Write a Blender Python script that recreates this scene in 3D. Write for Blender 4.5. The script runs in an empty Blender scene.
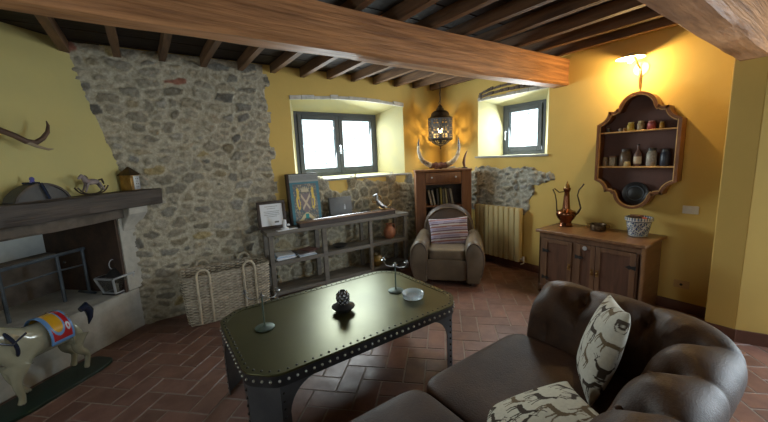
import bpy, bmesh, math, random
import numpy as np
from mathutils import Vector, Matrix

scn = bpy.context.scene
COL = scn.collection
PI = math.pi

# ------------------------------------------------------------------ camera
cam_d = bpy.data.cameras.new('camera'); cam = bpy.data.objects.new('camera', cam_d); COL.objects.link(cam)
R_ = Vector((0.81609, -0.57638, -0.04219)); D_ = Vector((-0.12426, -0.10370, -0.98682)); F_ = Vector((0.56440, 0.81058, -0.15625))
cam.matrix_world = Matrix(((R_.x, -D_.x, -F_.x, 0), (R_.y, -D_.y, -F_.y, 0), (R_.z, -D_.z, -F_.z, 1.6), (0, 0, 0, 1)))
cam_d.sensor_width = 36; cam_d.lens = 15.755; cam_d.clip_start = 0.03
scn.camera = cam

# ------------------------------------------------------------------ world, lights, exposure
w = bpy.data.worlds.new('sky'); scn.world = w; w.use_nodes = True
bg = w.node_tree.nodes['Background']; bg.inputs['Color'].default_value = (0.80, 0.93, 1.0, 1); bg.inputs['Strength'].default_value = 3.2
scn.view_settings.view_transform = 'Standard'; scn.view_settings.look = 'None'
scn.view_settings.exposure = 0.0; scn.view_settings.gamma = 1.0; scn.view_settings.use_curve_mapping = False

def area(name, loc, target, sx, sy, power, color):
    l = bpy.data.lights.new(name, 'AREA'); l.shape = 'RECTANGLE'; l.size = sx; l.size_y = sy; l.energy = power; l.color = color
    o = bpy.data.objects.new(name, l); COL.objects.link(o); o.location = loc
    o.rotation_euler = (Vector(target) - Vector(loc)).to_track_quat('-Z', 'Y').to_euler(); return o
def point(name, loc, power, color, r=0.03):
    l = bpy.data.lights.new(name, 'POINT'); l.energy = power; l.color = color; l.shadow_soft_size = r
    o = bpy.data.objects.new(name, l); COL.objects.link(o); o.location = loc; return o
# daylight entering through the openings of the room, plus an added side fill
area('daylight_rear_window', (-0.9, -2.9, 1.75), (1.6, 2.0, 0.9), 1.5, 1.1, 5, (0.80, 0.90, 1.0))
area('daylight_garden_door', (4.30, -1.05, 1.15), (0.1, 3.4, 0.8), 1.0, 1.9, 95, (0.76, 0.89, 1.0))
area('daylight_side_fill', (-2.13, 1.45, 1.62), (4.0, 2.0, 1.35), 0.8, 0.7, 9, (0.84, 0.93, 1.0))  # weak fill added from the left to brighten the right wall
area('daylight_window_left', (2.38, 4.46, 1.82), (3.0, 1.7, 0.7), 1.15, 0.78, 56, (0.86, 0.96, 0.98))
area('daylight_window_right', (4.41, 2.85, 1.92), (1.2, 3.4, 0.9), 0.55, 0.62, 30, (0.84, 0.95, 1.0))

# ------------------------------------------------------------------ materials
def mat(name, c, rough=0.6, metal=0.0, c2=None, scale=8.0, stretch=None, bump=0.0, bscale=40.0, attr=False,
        emit=None, estr=0.0, coat=0.0, mixlo=0.35, mixhi=0.65, rough2=None, spec=0.5, detail=5.0):
    m = bpy.data.materials.new(name); m.use_nodes = True; nt = m.node_tree; N = nt.nodes; L = nt.links
    b = N['Principled BSDF']
    b.inputs['Roughness'].default_value = rough; b.inputs['Metallic'].default_value = metal
    b.inputs['Specular IOR Level'].default_value = spec
    b.inputs['Coat Weight'].default_value = coat
    tc = N.new('ShaderNodeTexCoord'); mp = N.new('ShaderNodeMapping'); L.new(tc.outputs['Object'], mp.inputs['Vector'])
    if stretch: mp.inputs['Scale'].default_value = stretch
    col = None
    if attr:
        a = N.new('ShaderNodeAttribute'); a.attribute_name = 'Col'; col = a.outputs['Color']
    if c2 is not None or attr:
        n = N.new('ShaderNodeTexNoise'); n.inputs['Scale'].default_value = scale; n.inputs['Detail'].default_value = detail; n.inputs['Roughness'].default_value = 0.6
        L.new(mp.outputs['Vector'], n.inputs['Vector'])
        r = N.new('ShaderNodeMapRange'); r.inputs['From Min'].default_value = mixlo; r.inputs['From Max'].default_value = mixhi
        L.new(n.outputs['Fac'], r.inputs['Value'])
        mx = N.new('ShaderNodeMix'); mx.data_type = 'RGBA'
        L.new(r.outputs['Result'], mx.inputs['Factor'])
        if attr:
            mx.blend_type = 'MULTIPLY'
            L.new(col, mx.inputs['A']); mx.inputs['B'].default_value = (*(c2 or (0.8, 0.8, 0.8)), 1)
        else:
            mx.inputs['A'].default_value = (*c, 1); mx.inputs['B'].default_value = (*c2, 1)
        L.new(mx.outputs['Result'], b.inputs['Base Color'])
        if rough2 is not None:
            rr = N.new('ShaderNodeMapRange'); rr.inputs['From Min'].default_value = mixlo; rr.inputs['From Max'].default_value = mixhi
            rr.inputs['To Min'].default_value = rough; rr.inputs['To Max'].default_value = rough2
            L.new(n.outputs['Fac'], rr.inputs['Value']); L.new(rr.outputs['Result'], b.inputs['Roughness'])
    else:
        b.inputs['Base Color'].default_value = (*c, 1)
    if bump:
        n2 = N.new('ShaderNodeTexNoise'); n2.inputs['Scale'].default_value = bscale; n2.inputs['Detail'].default_value = 4
        L.new(mp.outputs['Vector'], n2.inputs['Vector'])
        bp = N.new('ShaderNodeBump'); bp.inputs['Strength'].default_value = bump; bp.inputs['Distance'].default_value = 0.01
        L.new(n2.outputs['Fac'], bp.inputs['Height']); L.new(bp.outputs['Normal'], b.inputs['Normal'])
    if emit:
        b.inputs['Emission Color'].default_value = (*emit, 1); b.inputs['Emission Strength'].default_value = estr
    return m

def glass_mat(name, tint=(1, 1, 1), gloss=0.12, rough=0.02):
    m = bpy.data.materials.new(name); m.use_nodes = True; nt = m.node_tree; N = nt.nodes; L = nt.links
    N.remove(N['Principled BSDF']); out = N['Material Output']
    t = N.new('ShaderNodeBsdfTransparent'); t.inputs['Color'].default_value = (*tint, 1)
    g = N.new('ShaderNodeBsdfGlossy'); g.inputs['Roughness'].default_value = rough
    mx = N.new('ShaderNodeMixShader'); mx.inputs['Fac'].default_value = gloss
    L.new(t.outputs[0], mx.inputs[1]); L.new(g.outputs[0], mx.inputs[2]); L.new(mx.outputs[0], out.inputs['Surface'])
    return m

M = {}
M['plaster'] = mat('yellow_plaster', (0.66, 0.47, 0.145), 0.85, c2=(0.60, 0.43, 0.135), scale=1.6, bump=0.25, bscale=9, mixlo=0.3, mixhi=0.7, spec=0.2)
M['hood_plaster'] = mat('hood_plaster', (0.56, 0.49, 0.20), 0.85, c2=(0.51, 0.46, 0.20), scale=1.5, bump=0.25, bscale=8, spec=0.2)
M['reveal'] = mat('window_reveal_plaster', (0.56, 0.50, 0.26), 0.85, c2=(0.50, 0.47, 0.28), scale=3, bump=0.2, bscale=12, spec=0.2)
M['stone'] = mat('fieldstone', (0.4, 0.4, 0.4), 0.9, attr=True, c2=(0.62, 0.60, 0.56), scale=22, bump=0.8, bscale=55, spec=0.2)
M['floor'] = mat('terracotta_tile', (0.3, 0.12, 0.07), 0.34, attr=True, c2=(0.72, 0.68, 0.66), scale=6, bump=0.12, bscale=20, rough2=0.5)
M['grout'] = mat('floor_grout', (0.30, 0.235, 0.195), 0.85, c2=(0.22, 0.17, 0.14), scale=10)
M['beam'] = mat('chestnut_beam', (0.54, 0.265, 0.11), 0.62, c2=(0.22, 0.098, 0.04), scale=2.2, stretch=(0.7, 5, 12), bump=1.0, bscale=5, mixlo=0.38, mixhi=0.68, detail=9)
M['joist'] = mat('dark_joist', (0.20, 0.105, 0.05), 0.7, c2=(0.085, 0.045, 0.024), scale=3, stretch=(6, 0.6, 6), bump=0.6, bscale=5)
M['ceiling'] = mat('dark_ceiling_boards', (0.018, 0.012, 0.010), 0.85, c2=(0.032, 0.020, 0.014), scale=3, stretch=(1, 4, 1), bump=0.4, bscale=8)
M['white_stone'] = mat('pale_stone', (0.66, 0.65, 0.60), 0.9, c2=(0.46, 0.45, 0.40), scale=9, bump=0.8, bscale=14, spec=0.2)
M['jamb'] = mat('hearth_stone', (0.50, 0.49, 0.44), 0.9, c2=(0.36, 0.35, 0.31), scale=6, bump=0.6, bscale=12, spec=0.2)
M['lintel'] = mat('brown_lintel_stone', (0.17, 0.14, 0.115), 0.9, c2=(0.10, 0.085, 0.07), scale=7, bump=0.7, bscale=14, spec=0.2)
M['firebox'] = mat('sooty_plaster', (0.62, 0.66, 0.64), 0.9, c2=(0.42, 0.45, 0.45), scale=2.4, bump=0.5, bscale=8, spec=0.2)
M['soot'] = mat('sooty_brick', (0.045, 0.045, 0.045), 0.9, c2=(0.025, 0.025, 0.027), scale=5, bump=0.8, bscale=10, spec=0.2)
M['rustplate'] = mat('rusty_firebrick', (0.085, 0.05, 0.032), 0.85, c2=(0.05, 0.032, 0.024), scale=8, bump=0.6, bscale=14)
M['mantel'] = mat('weathered_mantel_wood', (0.085, 0.066, 0.052), 0.65, c2=(0.042, 0.034, 0.030), scale=3, stretch=(0.6, 6, 8), bump=0.9, bscale=6)
M['frame'] = mat('charcoal_window_frame', (0.035, 0.045, 0.05), 0.45, c2=(0.05, 0.06, 0.065), scale=5)
M['glass'] = glass_mat('window_glass', (0.97, 1, 0.99), 0.06)
M['clearglass'] = glass_mat('thin_clear_glass', (0.9, 0.93, 0.95), 0.22, 0.05)
M['sill'] = mat('grey_sill_stone', (0.34, 0.35, 0.33), 0.7, c2=(0.24, 0.25, 0.24), scale=12, bump=0.4)
M['iron'] = mat('dark_wrought_iron', (0.028, 0.030, 0.032), 0.5, 0.6, c2=(0.05, 0.05, 0.05), scale=10, bump=0.2)
M['greyiron'] = mat('grey_painted_iron', (0.10, 0.125, 0.15), 0.5, 0.3, c2=(0.06, 0.075, 0.09), scale=10)
M['leather'] = mat('brown_leather', (0.062, 0.027, 0.013), 0.48, spec=.22, c2=(0.034, 0.015, 0.009), scale=4, bump=0.22, bscale=130, rough2=0.55, detail=7)
M['leather_worn'] = mat('worn_brown_leather', (0.080, 0.037, 0.016), 0.46, c2=(0.038, 0.018, 0.010), scale=5, bump=0.22, bscale=150, rough2=0.56, detail=8, spec=.26)
M['armleather'] = mat('olive_brown_leather', (0.15, 0.110, 0.068), 0.48, c2=(0.10, 0.073, 0.046), scale=5, bump=0.2, bscale=90)
M['armdark'] = mat('dark_brown_leather', (0.075, 0.046, 0.030), 0.5, c2=(0.048, 0.030, 0.021), scale=5, bump=0.2, bscale=90)
M['tabletop'] = mat('patinated_metal_sheet', (0.092, 0.090, 0.036), 0.32, 0.7, c2=(0.068, 0.068, 0.030), scale=2.2, rough2=0.36, bump=0.03, bscale=9, mixlo=.25, mixhi=.75)
M['tableside'] = mat('gunmetal_side', (0.085, 0.088, 0.095), 0.38, 0.7, c2=(0.06, 0.062, 0.068), scale=6)
M['tableleg'] = mat('pale_grey_steel', (0.14, 0.15, 0.165), 0.40, 0.6, c2=(0.10, 0.108, 0.12), scale=6)
M['rivet'] = mat('dark_rivet', (0.035, 0.033, 0.03), 0.3, 0.7)
M['rivet_pale'] = mat('pale_rivet', (0.5, 0.5, 0.46), 0.3, 0.8)
M['shelfwood'] = mat('grey_weathered_wood', (0.185, 0.168, 0.140), 0.6, c2=(0.115, 0.103, 0.086), scale=3, stretch=(0.8, 6, 6), bump=0.6, bscale=6)
M['darkwood'] = mat('dark_walnut', (0.05, 0.030, 0.020), 0.5, c2=(0.028, 0.017, 0.012), scale=3, stretch=(1, 6, 6), bump=0.3, bscale=8)
M['bookwood'] = mat('reddish_brown_wood', (0.20, 0.085, 0.032), 0.5, c2=(0.13, 0.052, 0.021), scale=3, stretch=(6, 6, 0.8), bump=0.3, bscale=8)
M['sidewood'] = mat('old_pine_brown', (0.185, 0.095, 0.048), 0.5, c2=(0.115, 0.055, 0.028), scale=3, stretch=(6, 6, 0.8), bump=0.4, bscale=7)
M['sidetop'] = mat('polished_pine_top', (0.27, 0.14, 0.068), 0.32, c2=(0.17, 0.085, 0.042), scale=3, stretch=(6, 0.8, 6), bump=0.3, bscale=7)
M['sidepanel'] = mat('dark_door_panel', (0.135, 0.062, 0.036), 0.45, c2=(0.085, 0.040, 0.024), scale=3, stretch=(6, 6, 0.8), bump=0.3, bscale=7)
M['cabframe'] = mat('varnished_cabinet_frame', (0.24, 0.095, 0.030), 0.35, c2=(0.14, 0.052, 0.018), scale=5, bump=0.2, bscale=12)
M['cabgilt'] = mat('gilt_moulding', (0.80, 0.52, 0.22), 0.28, 0.3, c2=(0.45, 0.24, 0.08), scale=9)
M['cabin'] = mat('cabinet_inside', (0.135, 0.062, 0.046), 0.6, c2=(0.10, 0.046, 0.036), scale=4)
M['brass'] = mat('aged_brass', (0.42, 0.27, 0.10), 0.35, 0.9, c2=(0.22, 0.13, 0.05), scale=14)
M['copper'] = mat('polished_copper', (0.30, 0.125, 0.065), 0.24, 0.95, c2=(0.14, 0.055, 0.032), scale=7)
M['darkbrass'] = mat('dark_bronze', (0.12, 0.075, 0.038), 0.4, 0.8, c2=(0.04, 0.028, 0.018), scale=14)
M['enamel'] = mat('white_enamel', (0.80, 0.76, 0.66), 0.35)
M['bulb'] = mat('warm_bulb', (1, 0.8, 0.5), 0.4, emit=(1.0, 0.72, 0.36), estr=28)
M['radiator'] = mat('cream_radiator_enamel', (0.58, 0.47, 0.22), 0.42, c2=(0.53, 0.43, 0.21), scale=3)
M['wicker'] = mat('bleached_wicker', (0.42, 0.38, 0.31), 0.75, attr=True, c2=(0.6, 0.58, 0.55), scale=30)
M['wickerpole'] = mat('cane_handle', (0.56, 0.50, 0.38), 0.6, c2=(0.40, 0.35, 0.26), scale=20)
M['paper'] = mat('white_paper', (0.78, 0.82, 0.86), 0.6)
M['painted'] = mat('painted_surface', (1, 1, 1), 0.55, attr=True, c2=(0.9, 0.9, 0.9), scale=18)
M['gloss_paint'] = mat('glossy_painted_wood', (1, 1, 1), 0.22, attr=True, c2=(0.85, 0.85, 0.85), scale=9, coat=0.4)
M['fabric'] = mat('printed_linen', (1, 1, 1), 0.9, attr=True, c2=(0.88, 0.88, 0.88), scale=60, bump=0.25, bscale=160, spec=0.2)
M['greybox'] = mat('grey_slate_box', (0.14, 0.15, 0.155), 0.5, c2=(0.10, 0.105, 0.11), scale=6)
M['terracotta'] = mat('terracotta_clay', (0.36, 0.14, 0.065), 0.6, c2=(0.27, 0.10, 0.05), scale=8)
M['silver'] = mat('bright_silver', (0.75, 0.75, 0.74), 0.22, 0.95)
M['steel'] = mat('worn_steel', (0.35, 0.36, 0.37), 0.3, 0.9)
M['verdigris'] = mat('verdigris_iron', (0.10, 0.15, 0.12), 0.5, 0.4, c2=(0.06, 0.08, 0.07), scale=16)
M['horn'] = mat('pale_horn', (0.50, 0.42, 0.29), 0.28, c2=(0.13, 0.085, 0.05), scale=9, mixlo=.42, mixhi=.6)
M['horntip'] = mat('black_horn_tip', (0.02, 0.018, 0.016), 0.25)
M['hornfur'] = mat('horn_boss', (0.20, 0.075, 0.045), 0.8, c2=(0.10, 0.045, 0.03), scale=20, bump=0.8, bscale=60)
M['antler'] = mat('brown_antler', (0.11, 0.062, 0.038), 0.55, c2=(0.06, 0.035, 0.022), scale=10, bump=0.5, bscale=30)
M['antlerpale'] = mat('pale_antler', (0.32, 0.26, 0.16), 0.55, c2=(0.2, 0.15, 0.1), scale=10)
M['outlet'] = mat('switch_plate_white', (0.62, 0.58, 0.50), 0.4)
M['outlet_yellow'] = mat('switch_plate_beige', (0.52, 0.33, 0.12), 0.5)
M['slot'] = mat('socket_dark', (0.02, 0.018, 0.015), 0.5)
M['skirting'] = mat('terracotta_skirting', (0.14, 0.055, 0.032), 0.5, c2=(0.10, 0.04, 0.025), scale=6)
M['black'] = mat('black_lacquer', (0.015, 0.015, 0.016), 0.3)
M['soil'] = mat('dry_soil', (0.06, 0.035, 0.022), 0.95, c2=(0.03, 0.02, 0.014), scale=30, bump=1, bscale=60)
M['redclay'] = mat('red_clay', (0.55, 0.10, 0.05), 0.6)
M['horsegreen'] = mat('dark_green_paint', (0.008, 0.032, 0.02), 0.4, c2=(0.006, 0.018, 0.013), scale=6)
M['tinwhite'] = mat('white_painted_tin', (0.50, 0.53, 0.55), 0.4, 0.2, c2=(0.36, 0.38, 0.40), scale=12)
M['figgrey'] = mat('grey_figurine', (0.30, 0.25, 0.24), 0.6, c2=(0.2, 0.16, 0.16), scale=15)
M['darkgreywood'] = mat('dark_grey_wood', (0.055, 0.055, 0.055), 0.5, c2=(0.032, 0.032, 0.034), scale=6, bump=0.3)
M['strap'] = mat('dark_strap', (0.015, 0.022, 0.045), 0.22)
M['blueknob'] = mat('blue_ornament', (0.10, 0.10, 0.32), 0.3)
M['candle'] = mat('cream_wax', (0.6, 0.52, 0.36), 0.5)
M['mattegreen'] = mat('olive_jar_glass', (0.10, 0.09, 0.05), 0.2)

# ------------------------------------------------------------------ mesh helpers
def frame_m(d, up=Vector((0, 0, 1))):
    d = d.normalized()
    if abs(d.dot(up)) > 0.99: up = Vector((1, 0, 0))
    a = d.cross(up).normalized(); b = d.cross(a).normalized()
    return a, b
class MB:
    def __init__(s): s.bm = bmesh.new(); s.mi = 0
    def face(s, vs):
        try:
            f = s.bm.faces.new(vs); f.material_index = s.mi; return f
        except ValueError: return None
    def box(s, c, size, rot=None, bev=0.0, seg=2):
        r = bmesh.ops.create_cube(s.bm, size=1.0); vs = r['verts']
        fs = set(f for v in vs for f in v.link_faces)
        for f in fs: f.material_index = s.mi
        m = Matrix.Translation(Vector(c)) @ (rot.to_4x4() if rot is not None else Matrix.Identity(4)) @ Matrix.Diagonal((*size, 1))
        bmesh.ops.transform(s.bm, matrix=m, verts=vs)
        if bev > 0:
            es = list(set(e for v in vs for e in v.link_edges))
            bmesh.ops.bevel(s.bm, geom=es, offset=bev, segments=seg, affect='EDGES', profile=0.5)
        return s
    def b2(s, lo, hi, bev=0.0, rot=None):
        lo = Vector(lo); hi = Vector(hi); return s.box((lo + hi) / 2, [abs(a) for a in (hi - lo)], rot, bev)
    def hexa(s, p):  # 8 pts: bottom 4, top 4
        v = [s.bm.verts.new(q) for q in p]
        for idx in ((0, 3, 2, 1), (4, 5, 6, 7), (0, 1, 5, 4), (1, 2, 6, 5), (2, 3, 7, 6), (3, 0, 4, 7)): s.face([v[i] for i in idx])
        return s
    def prism(s, pts, vec, hole=None):
        vec = Vector(vec); a = [s.bm.verts.new(Vector(p)) for p in pts]; b = [s.bm.verts.new(Vector(p) + vec) for p in pts]
        n = len(pts); s.face(list(reversed(a))); s.face(b)
        for i in range(n): s.face([a[i], a[(i + 1) % n], b[(i + 1) % n], b[i]])
        return s
    def ring_prism(s, outer, inner, vec):
        vec = Vector(vec); n = len(outer)
        A = [s.bm.verts.new(Vector(p)) for p in outer]; B = [s.bm.verts.new(Vector(p)) for p in inner]
        A2 = [s.bm.verts.new(Vector(p) + vec) for p in outer]; B2 = [s.bm.verts.new(Vector(p) + vec) for p in inner]
        for i in range(n):
            j = (i + 1) % n
            s.face([A[i], B[i], B[j], A[j]]); s.face([A2[i], A2[j], B2[j], B2[i]])
            s.face([A[i], A[j], A2[j], A2[i]]); s.face([B[i], B2[i], B2[j], B[j]])
        return s
    def tube(s, pts, r, seg=10, caps=True, closed=False):
        pts = [Vector(p) for p in pts]; n = len(pts)
        rs = r if hasattr(r, '__len__') else [r] * n
        rings = []; up = None
        for i, p in enumerate(pts):
            if closed: d = pts[(i + 1) % n] - pts[i - 1]
            else: d = (pts[min(i + 1, n - 1)] - pts[max(i - 1, 0)])
            d = d.normalized() if d.length > 1e-9 else Vector((0, 0, 1))
            if up is None:
                a, b = frame_m(d)
            else:
                a = (up - d * up.dot(d))
                a = a.normalized() if a.length > 1e-6 else frame_m(d)[0]
                b = d.cross(a).normalized()
            up = a
            rings.append([s.bm.verts.new(p + (a * math.cos(2 * PI * k / seg) + b * math.sin(2 * PI * k / seg)) * rs[i]) for k in range(seg)])
        for i in range(n - 1 + (1 if closed else 0)):
            A = rings[i]; B = rings[(i + 1) % n]
            for k in range(seg): s.face([A[k], A[(k + 1) % seg], B[(k + 1) % seg], B[k]])
        if caps and not closed:
            s.face(list(reversed(rings[0]))); s.face(rings[-1])
        return s
    def cyl(s, p0, p1, r0, r1=None, seg=20):
        return s.tube([p0, p1], [r0, r0 if r1 is None else r1], seg)
    def lathe(s, c, prof, seg=28, axis=None, caps=True, sx=1.0):
        c = Vector(c); rings = []
        for (r, z) in prof:
            rings.append([s.bm.verts.new(c + Vector((math.cos(2 * PI * k / seg) * r * sx, math.sin(2 * PI * k / seg) * r, z))) for k in range(seg)])
        for i in range(len(rings) - 1):
            for k in range(seg): s.face([rings[i][k], rings[i][(k + 1) % seg], rings[i + 1][(k + 1) % seg], rings[i + 1][k]])
        if caps:
            s.face(list(reversed(rings[0]))); s.face(rings[-1])
        return s
    def ball(s, c, r, sc=(1, 1, 1), u=16, v=10, rot=None):
        q = bmesh.ops.create_uvsphere(s.bm, u_segments=u, v_segments=v, radius=r)
        for f in set(f for x in q['verts'] for f in x.link_faces): f.material_index = s.mi
        m = Matrix.Translation(Vector(c)) @ (rot.to_4x4() if rot is not None else Matrix.Identity(4)) @ Matrix.Diagonal((*sc, 1))
        bmesh.ops.transform(s.bm, matrix=m, verts=q['verts']); return s
    def grid(s, fn, nu, nv, wrapu=False, flip=False):
        vs = [[s.bm.verts.new(fn(i / (nu if wrapu else nu - 1), j / (nv - 1))) for j in range(nv)] for i in range(nu)]
        for i in range(nu if wrapu else nu - 1):
            for j in range(nv - 1):
                q = [vs[i][j], vs[(i + 1) % nu][j], vs[(i + 1) % nu][j + 1], vs[i][j + 1]]
                s.face(list(reversed(q)) if flip else q)
        return vs
    def build(s, name, mats, parent=None, smooth=True, kind=None, ang=38, norm=True, bev=0.0):
        if norm: bmesh.ops.recalc_face_normals(s.bm, faces=s.bm.faces)
        if smooth:
            for f in s.bm.faces: f.smooth = True
            for e in s.bm.edges:
                if len(e.link_faces) == 2 and e.calc_face_angle(0) > math.radians(ang): e.smooth = False
        me = bpy.data.meshes.new(name); s.bm.to_mesh(me); s.bm.free()
        for m in (mats if isinstance(mats, (list, tuple)) else [mats]): me.materials.append(M[m] if isinstance(m, str) else m)
        o = bpy.data.objects.new(name, me); COL.objects.link(o)
        if parent is not None: o.parent = parent
        if kind: o['kind'] = kind
        if bev:
            b = o.modifiers.new('bevel', 'BEVEL'); b.width = bev; b.segments = 2; b.limit_method = 'ANGLE'
        return o
def tag(o, label=None, cat=None, group=None, kind=None):
    if label: o['label'] = label
    if cat: o['category'] = cat
    if group: o['group'] = group
    if kind: o['kind'] = kind
    return o
def empty(name, loc, rz=0.0, label=None, cat=None, group=None):
    o = bpy.data.objects.new(name, None); COL.objects.link(o); o.location = loc; o.rotation_euler = (0, 0, rz)
    o.empty_display_size = 0.1
    return tag(o, label, cat, group)
def copy_tree(o, parent=None):
    c = o.copy(); COL.objects.link(c); c.parent = parent
    for ch in [x for x in bpy.data.objects if x.parent is o and x is not c]: copy_tree(ch, c)
    return c
def paint(o, fn):
    """store a colour per vertex; fn(coords array Nx3) -> Nx3"""
    me = o.data; n = len(me.vertices); co = np.empty(n * 3, 'f'); me.vertices.foreach_get('co', co); co = co.reshape(-1, 3)
    c = np.ones((n, 4), 'f'); c[:, :3] = fn(co)
    a = me.color_attributes.new('Col', 'FLOAT_COLOR', 'POINT'); a.data.foreach_set('color', c.ravel()); return o
def inpoly(x, y, poly):
    r = np.zeros(x.shape, bool); n = len(poly)
    for i in range(n):
        x0, y0 = poly[i]; x1, y1 = poly[(i + 1) % n]
        if y0 == y1: continue
        c = ((y0 > y) != (y1 > y)) & (x < (x1 - x0) * (y - y0) / (y1 - y0) + x0)
        r ^= c
    return r
def rz(a): return Matrix.Rotation(a, 3, 'Z')
def ry(a): return Matrix.Rotation(a, 3, 'Y')
def rx(a): return Matrix.Rotation(a, 3, 'X')

# ================================================================== STRUCTURE
XB, YA, ZC = 4.10, 4.15, 2.73
# floor -------------------------------------------------------------
def make_floor():
    rnd = random.Random(3)
    W = 0.152; L = 2 * W; g = 0.0045; bv = 0.003; H = 0.02
    c45 = math.cos(PI / 4); verts = []; faces = []; cols = []
    def tile(x0, y0, x1, y1):
        q = [(x0 + g, y0 + g), (x1 - g, y0 + g), (x1 - g, y1 - g), (x0 + g, y1 - g)]
        q2 = [(x0 + g + bv, y0 + g + bv), (x1 - g - bv, y0 + g + bv), (x1 - g - bv, y1 - g - bv), (x0 + g + bv, y1 - g - bv)]
        cx = ((x0 + x1) / 2 - (y0 + y1) / 2) * c45 + 1.0; cy = ((x0 + x1) / 2 + (y0 + y1) / 2) * c45 + 1.0
        if not (-2.4 < cx < 5.2 and -3.1 < cy < 4.25): return
        b = len(verts)
        for (x, y) in q: verts.append(((x - y) * c45 + 1, (x + y) * c45 + 1, -0.004))
        dz = rnd.uniform(-0.0006, 0.0006)
        for (x, y) in q2: verts.append(((x - y) * c45 + 1, (x + y) * c45 + 1, 0.0 + dz))
        faces.append((b + 4, b + 5, b + 6, b + 7))
        for i in range(4): faces.append((b + i, b + (i + 1) % 4, b + 4 + (i + 1) % 4, b + 4 + i))
        k = rnd.random(); v = rnd.uniform(0.8, 1.12)
        base = (0.20 + 0.04 * k, 0.105 + 0.018 * k, 0.077 + 0.018 * k)
        cols.extend([(base[0] * v, base[1] * v, base[2] * v, 1)] * 8)
    for i in range(-40, 41):
        for j in range(-22, 23):
            ox, oy = (i + 2 * j) * W, (i - 2 * j) * W
            tile(ox, oy, ox + L, oy + W); tile(ox, oy + W, ox + W, oy + W + L)
    b = len(verts)
    verts.extend([(-2.3, -3.1, -0.003), (5.2, -3.1, -0.003), (5.2, 4.25, -0.003), (-2.3, 4.25, -0.003),
                  (-2.3, -3.1, -0.1), (5.2, -3.1, -0.1), (5.2, 4.25, -0.1), (-2.3, 4.25, -0.1)])
    cols.extend([(1, 1, 1, 1)] * 8)
    nt = len(faces)
    faces.extend([(b, b + 1, b + 2, b + 3), (b + 7, b + 6, b + 5, b + 4), (b, b + 4, b + 5, b + 1), (b + 1, b + 5, b + 6, b + 2), (b + 2, b + 6, b + 7, b + 3), (b + 3, b + 7, b + 4, b)])
    me = bpy.data.meshes.new('floor'); me.from_pydata(verts, [], faces); me.materials.append(M['floor']); me.materials.append(M['grout'])
    for p in me.polygons[nt:]: p.material_index = 1
    a = me.color_attributes.new('Col', 'FLOAT_COLOR', 'POINT'); a.data.foreach_set('color', np.array(cols, 'f').ravel())
    o = bpy.data.objects.new('floor', me); COL.objects.link(o); o['kind'] = 'structure'
make_floor()

# walls ---------------------------------------------------------------
def niche_wall(name, org, au, nd, a_rng, niche, win, D, T, mats, plaster='plaster', top=ZC):
    """org + au*a + z ; nd = outward (away from the room). niche/win = (a0,a1,z0,z1)"""
    org = Vector(org); au = Vector(au); nd = Vector(nd)
    P = lambda a, z, d: org + au * a + nd * d + Vector((0, 0, z))
    m = MB(); a0, a1, z0, z1 = niche; wa0, wa1, wz0, wz1 = win
    def slab(p, q, zl, zh):
        m.hexa([P(p, zl, 0), P(q, zl, 0), P(q, zl, T), P(p, zl, T), P(p, zh, 0), P(q, zh, 0), P(q, zh, T), P(p, zh, T)])
    m.mi = 0
    slab(a_rng[0], a0, 0, top); slab(a1, a_rng[1], 0, top); slab(a0, a1, 0, z0); slab(a0, a1, z1, top)
    m.mi = 1
    m.hexa([P(a0, z0, 0.001), P(a0, z0, 0.001), P(wa0, z0, D), P(a0, z0, D), P(a0, z1, 0.001), P(a0, z1, 0.001), P(wa0, z1, D), P(a0, z1, D)])
    m.hexa([P(a1, z0, 0.001), P(a1, z0, 0.001), P(wa1, z0, D), P(a1, z0, D), P(a1, z1, 0.001), P(a1, z1, 0.001), P(wa1, z1, D), P(a1, z1, D)])
    m.hexa([P(a0, z0, 0.001), P(a1, z0, 0.001), P(a1, z0, D), P(a0, z0, D), P(a0, z0, 0.001), P(a1, z0, 0.001), P(a1, wz0, D), P(a0, wz0, D)])
    m.hexa([P(a0, z1, 0.001), P(a1, z1, 0.001), P(a1, wz1, D), P(a0, wz1, D), P(a0, z1 + .001, 0.001), P(a1, z1 + .001, 0.001), P(a1, z1 + .001, D), P(a0, z1 + .001, D)])
    # outer part around the window itself
    for (p, q, zl, zh) in ((a0 - .01, wa0, z0 - .01, z1 + .01), (wa1, a1 + .01, z0 - .01, z1 + .01), (wa0, wa1, z0 - .01, wz0), (wa0, wa1, wz1, z1 + .01)):
        if abs(q - p) > 1e-3 and abs(zh - zl) > 1e-3:
            m.hexa([P(p, zl, D), P(q, zl, D), P(q, zl, T), P(p, zl, T), P(p, zh, D), P(q, zh, D), P(q, zh, T), P(p, zh, T)])
    return m.build(name, mats, smooth=False, kind='structure')
# back wall (plastered, window niche)
niche_wall('wall_back', (0, YA, 0), (1, 0, 0), (0, 1, 0), (-0.205, 4.6), (1.55, 3.32, 1.345, 2.40), (1.715, 3.05, 1.375, 2.27), 0.35, 0.5, ['plaster', 'reveal'])
# right wall; a runs along +y
niche_wall('wall_right', (XB, 0, 0), (0, 1, 0), (1, 0, 0), (0.55, 4.15), (2.29, 3.36, 1.555, 2.375), (2.52, 3.18, 1.565, 2.28), 0.35, 0.5, ['plaster', 'reveal'])
m = MB(); m.b2((-1.6, YA + .25, 1.95), (-0.205, YA + .75, ZC)); m.build('wall_back', 'plaster', smooth=False, kind='structure')

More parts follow.
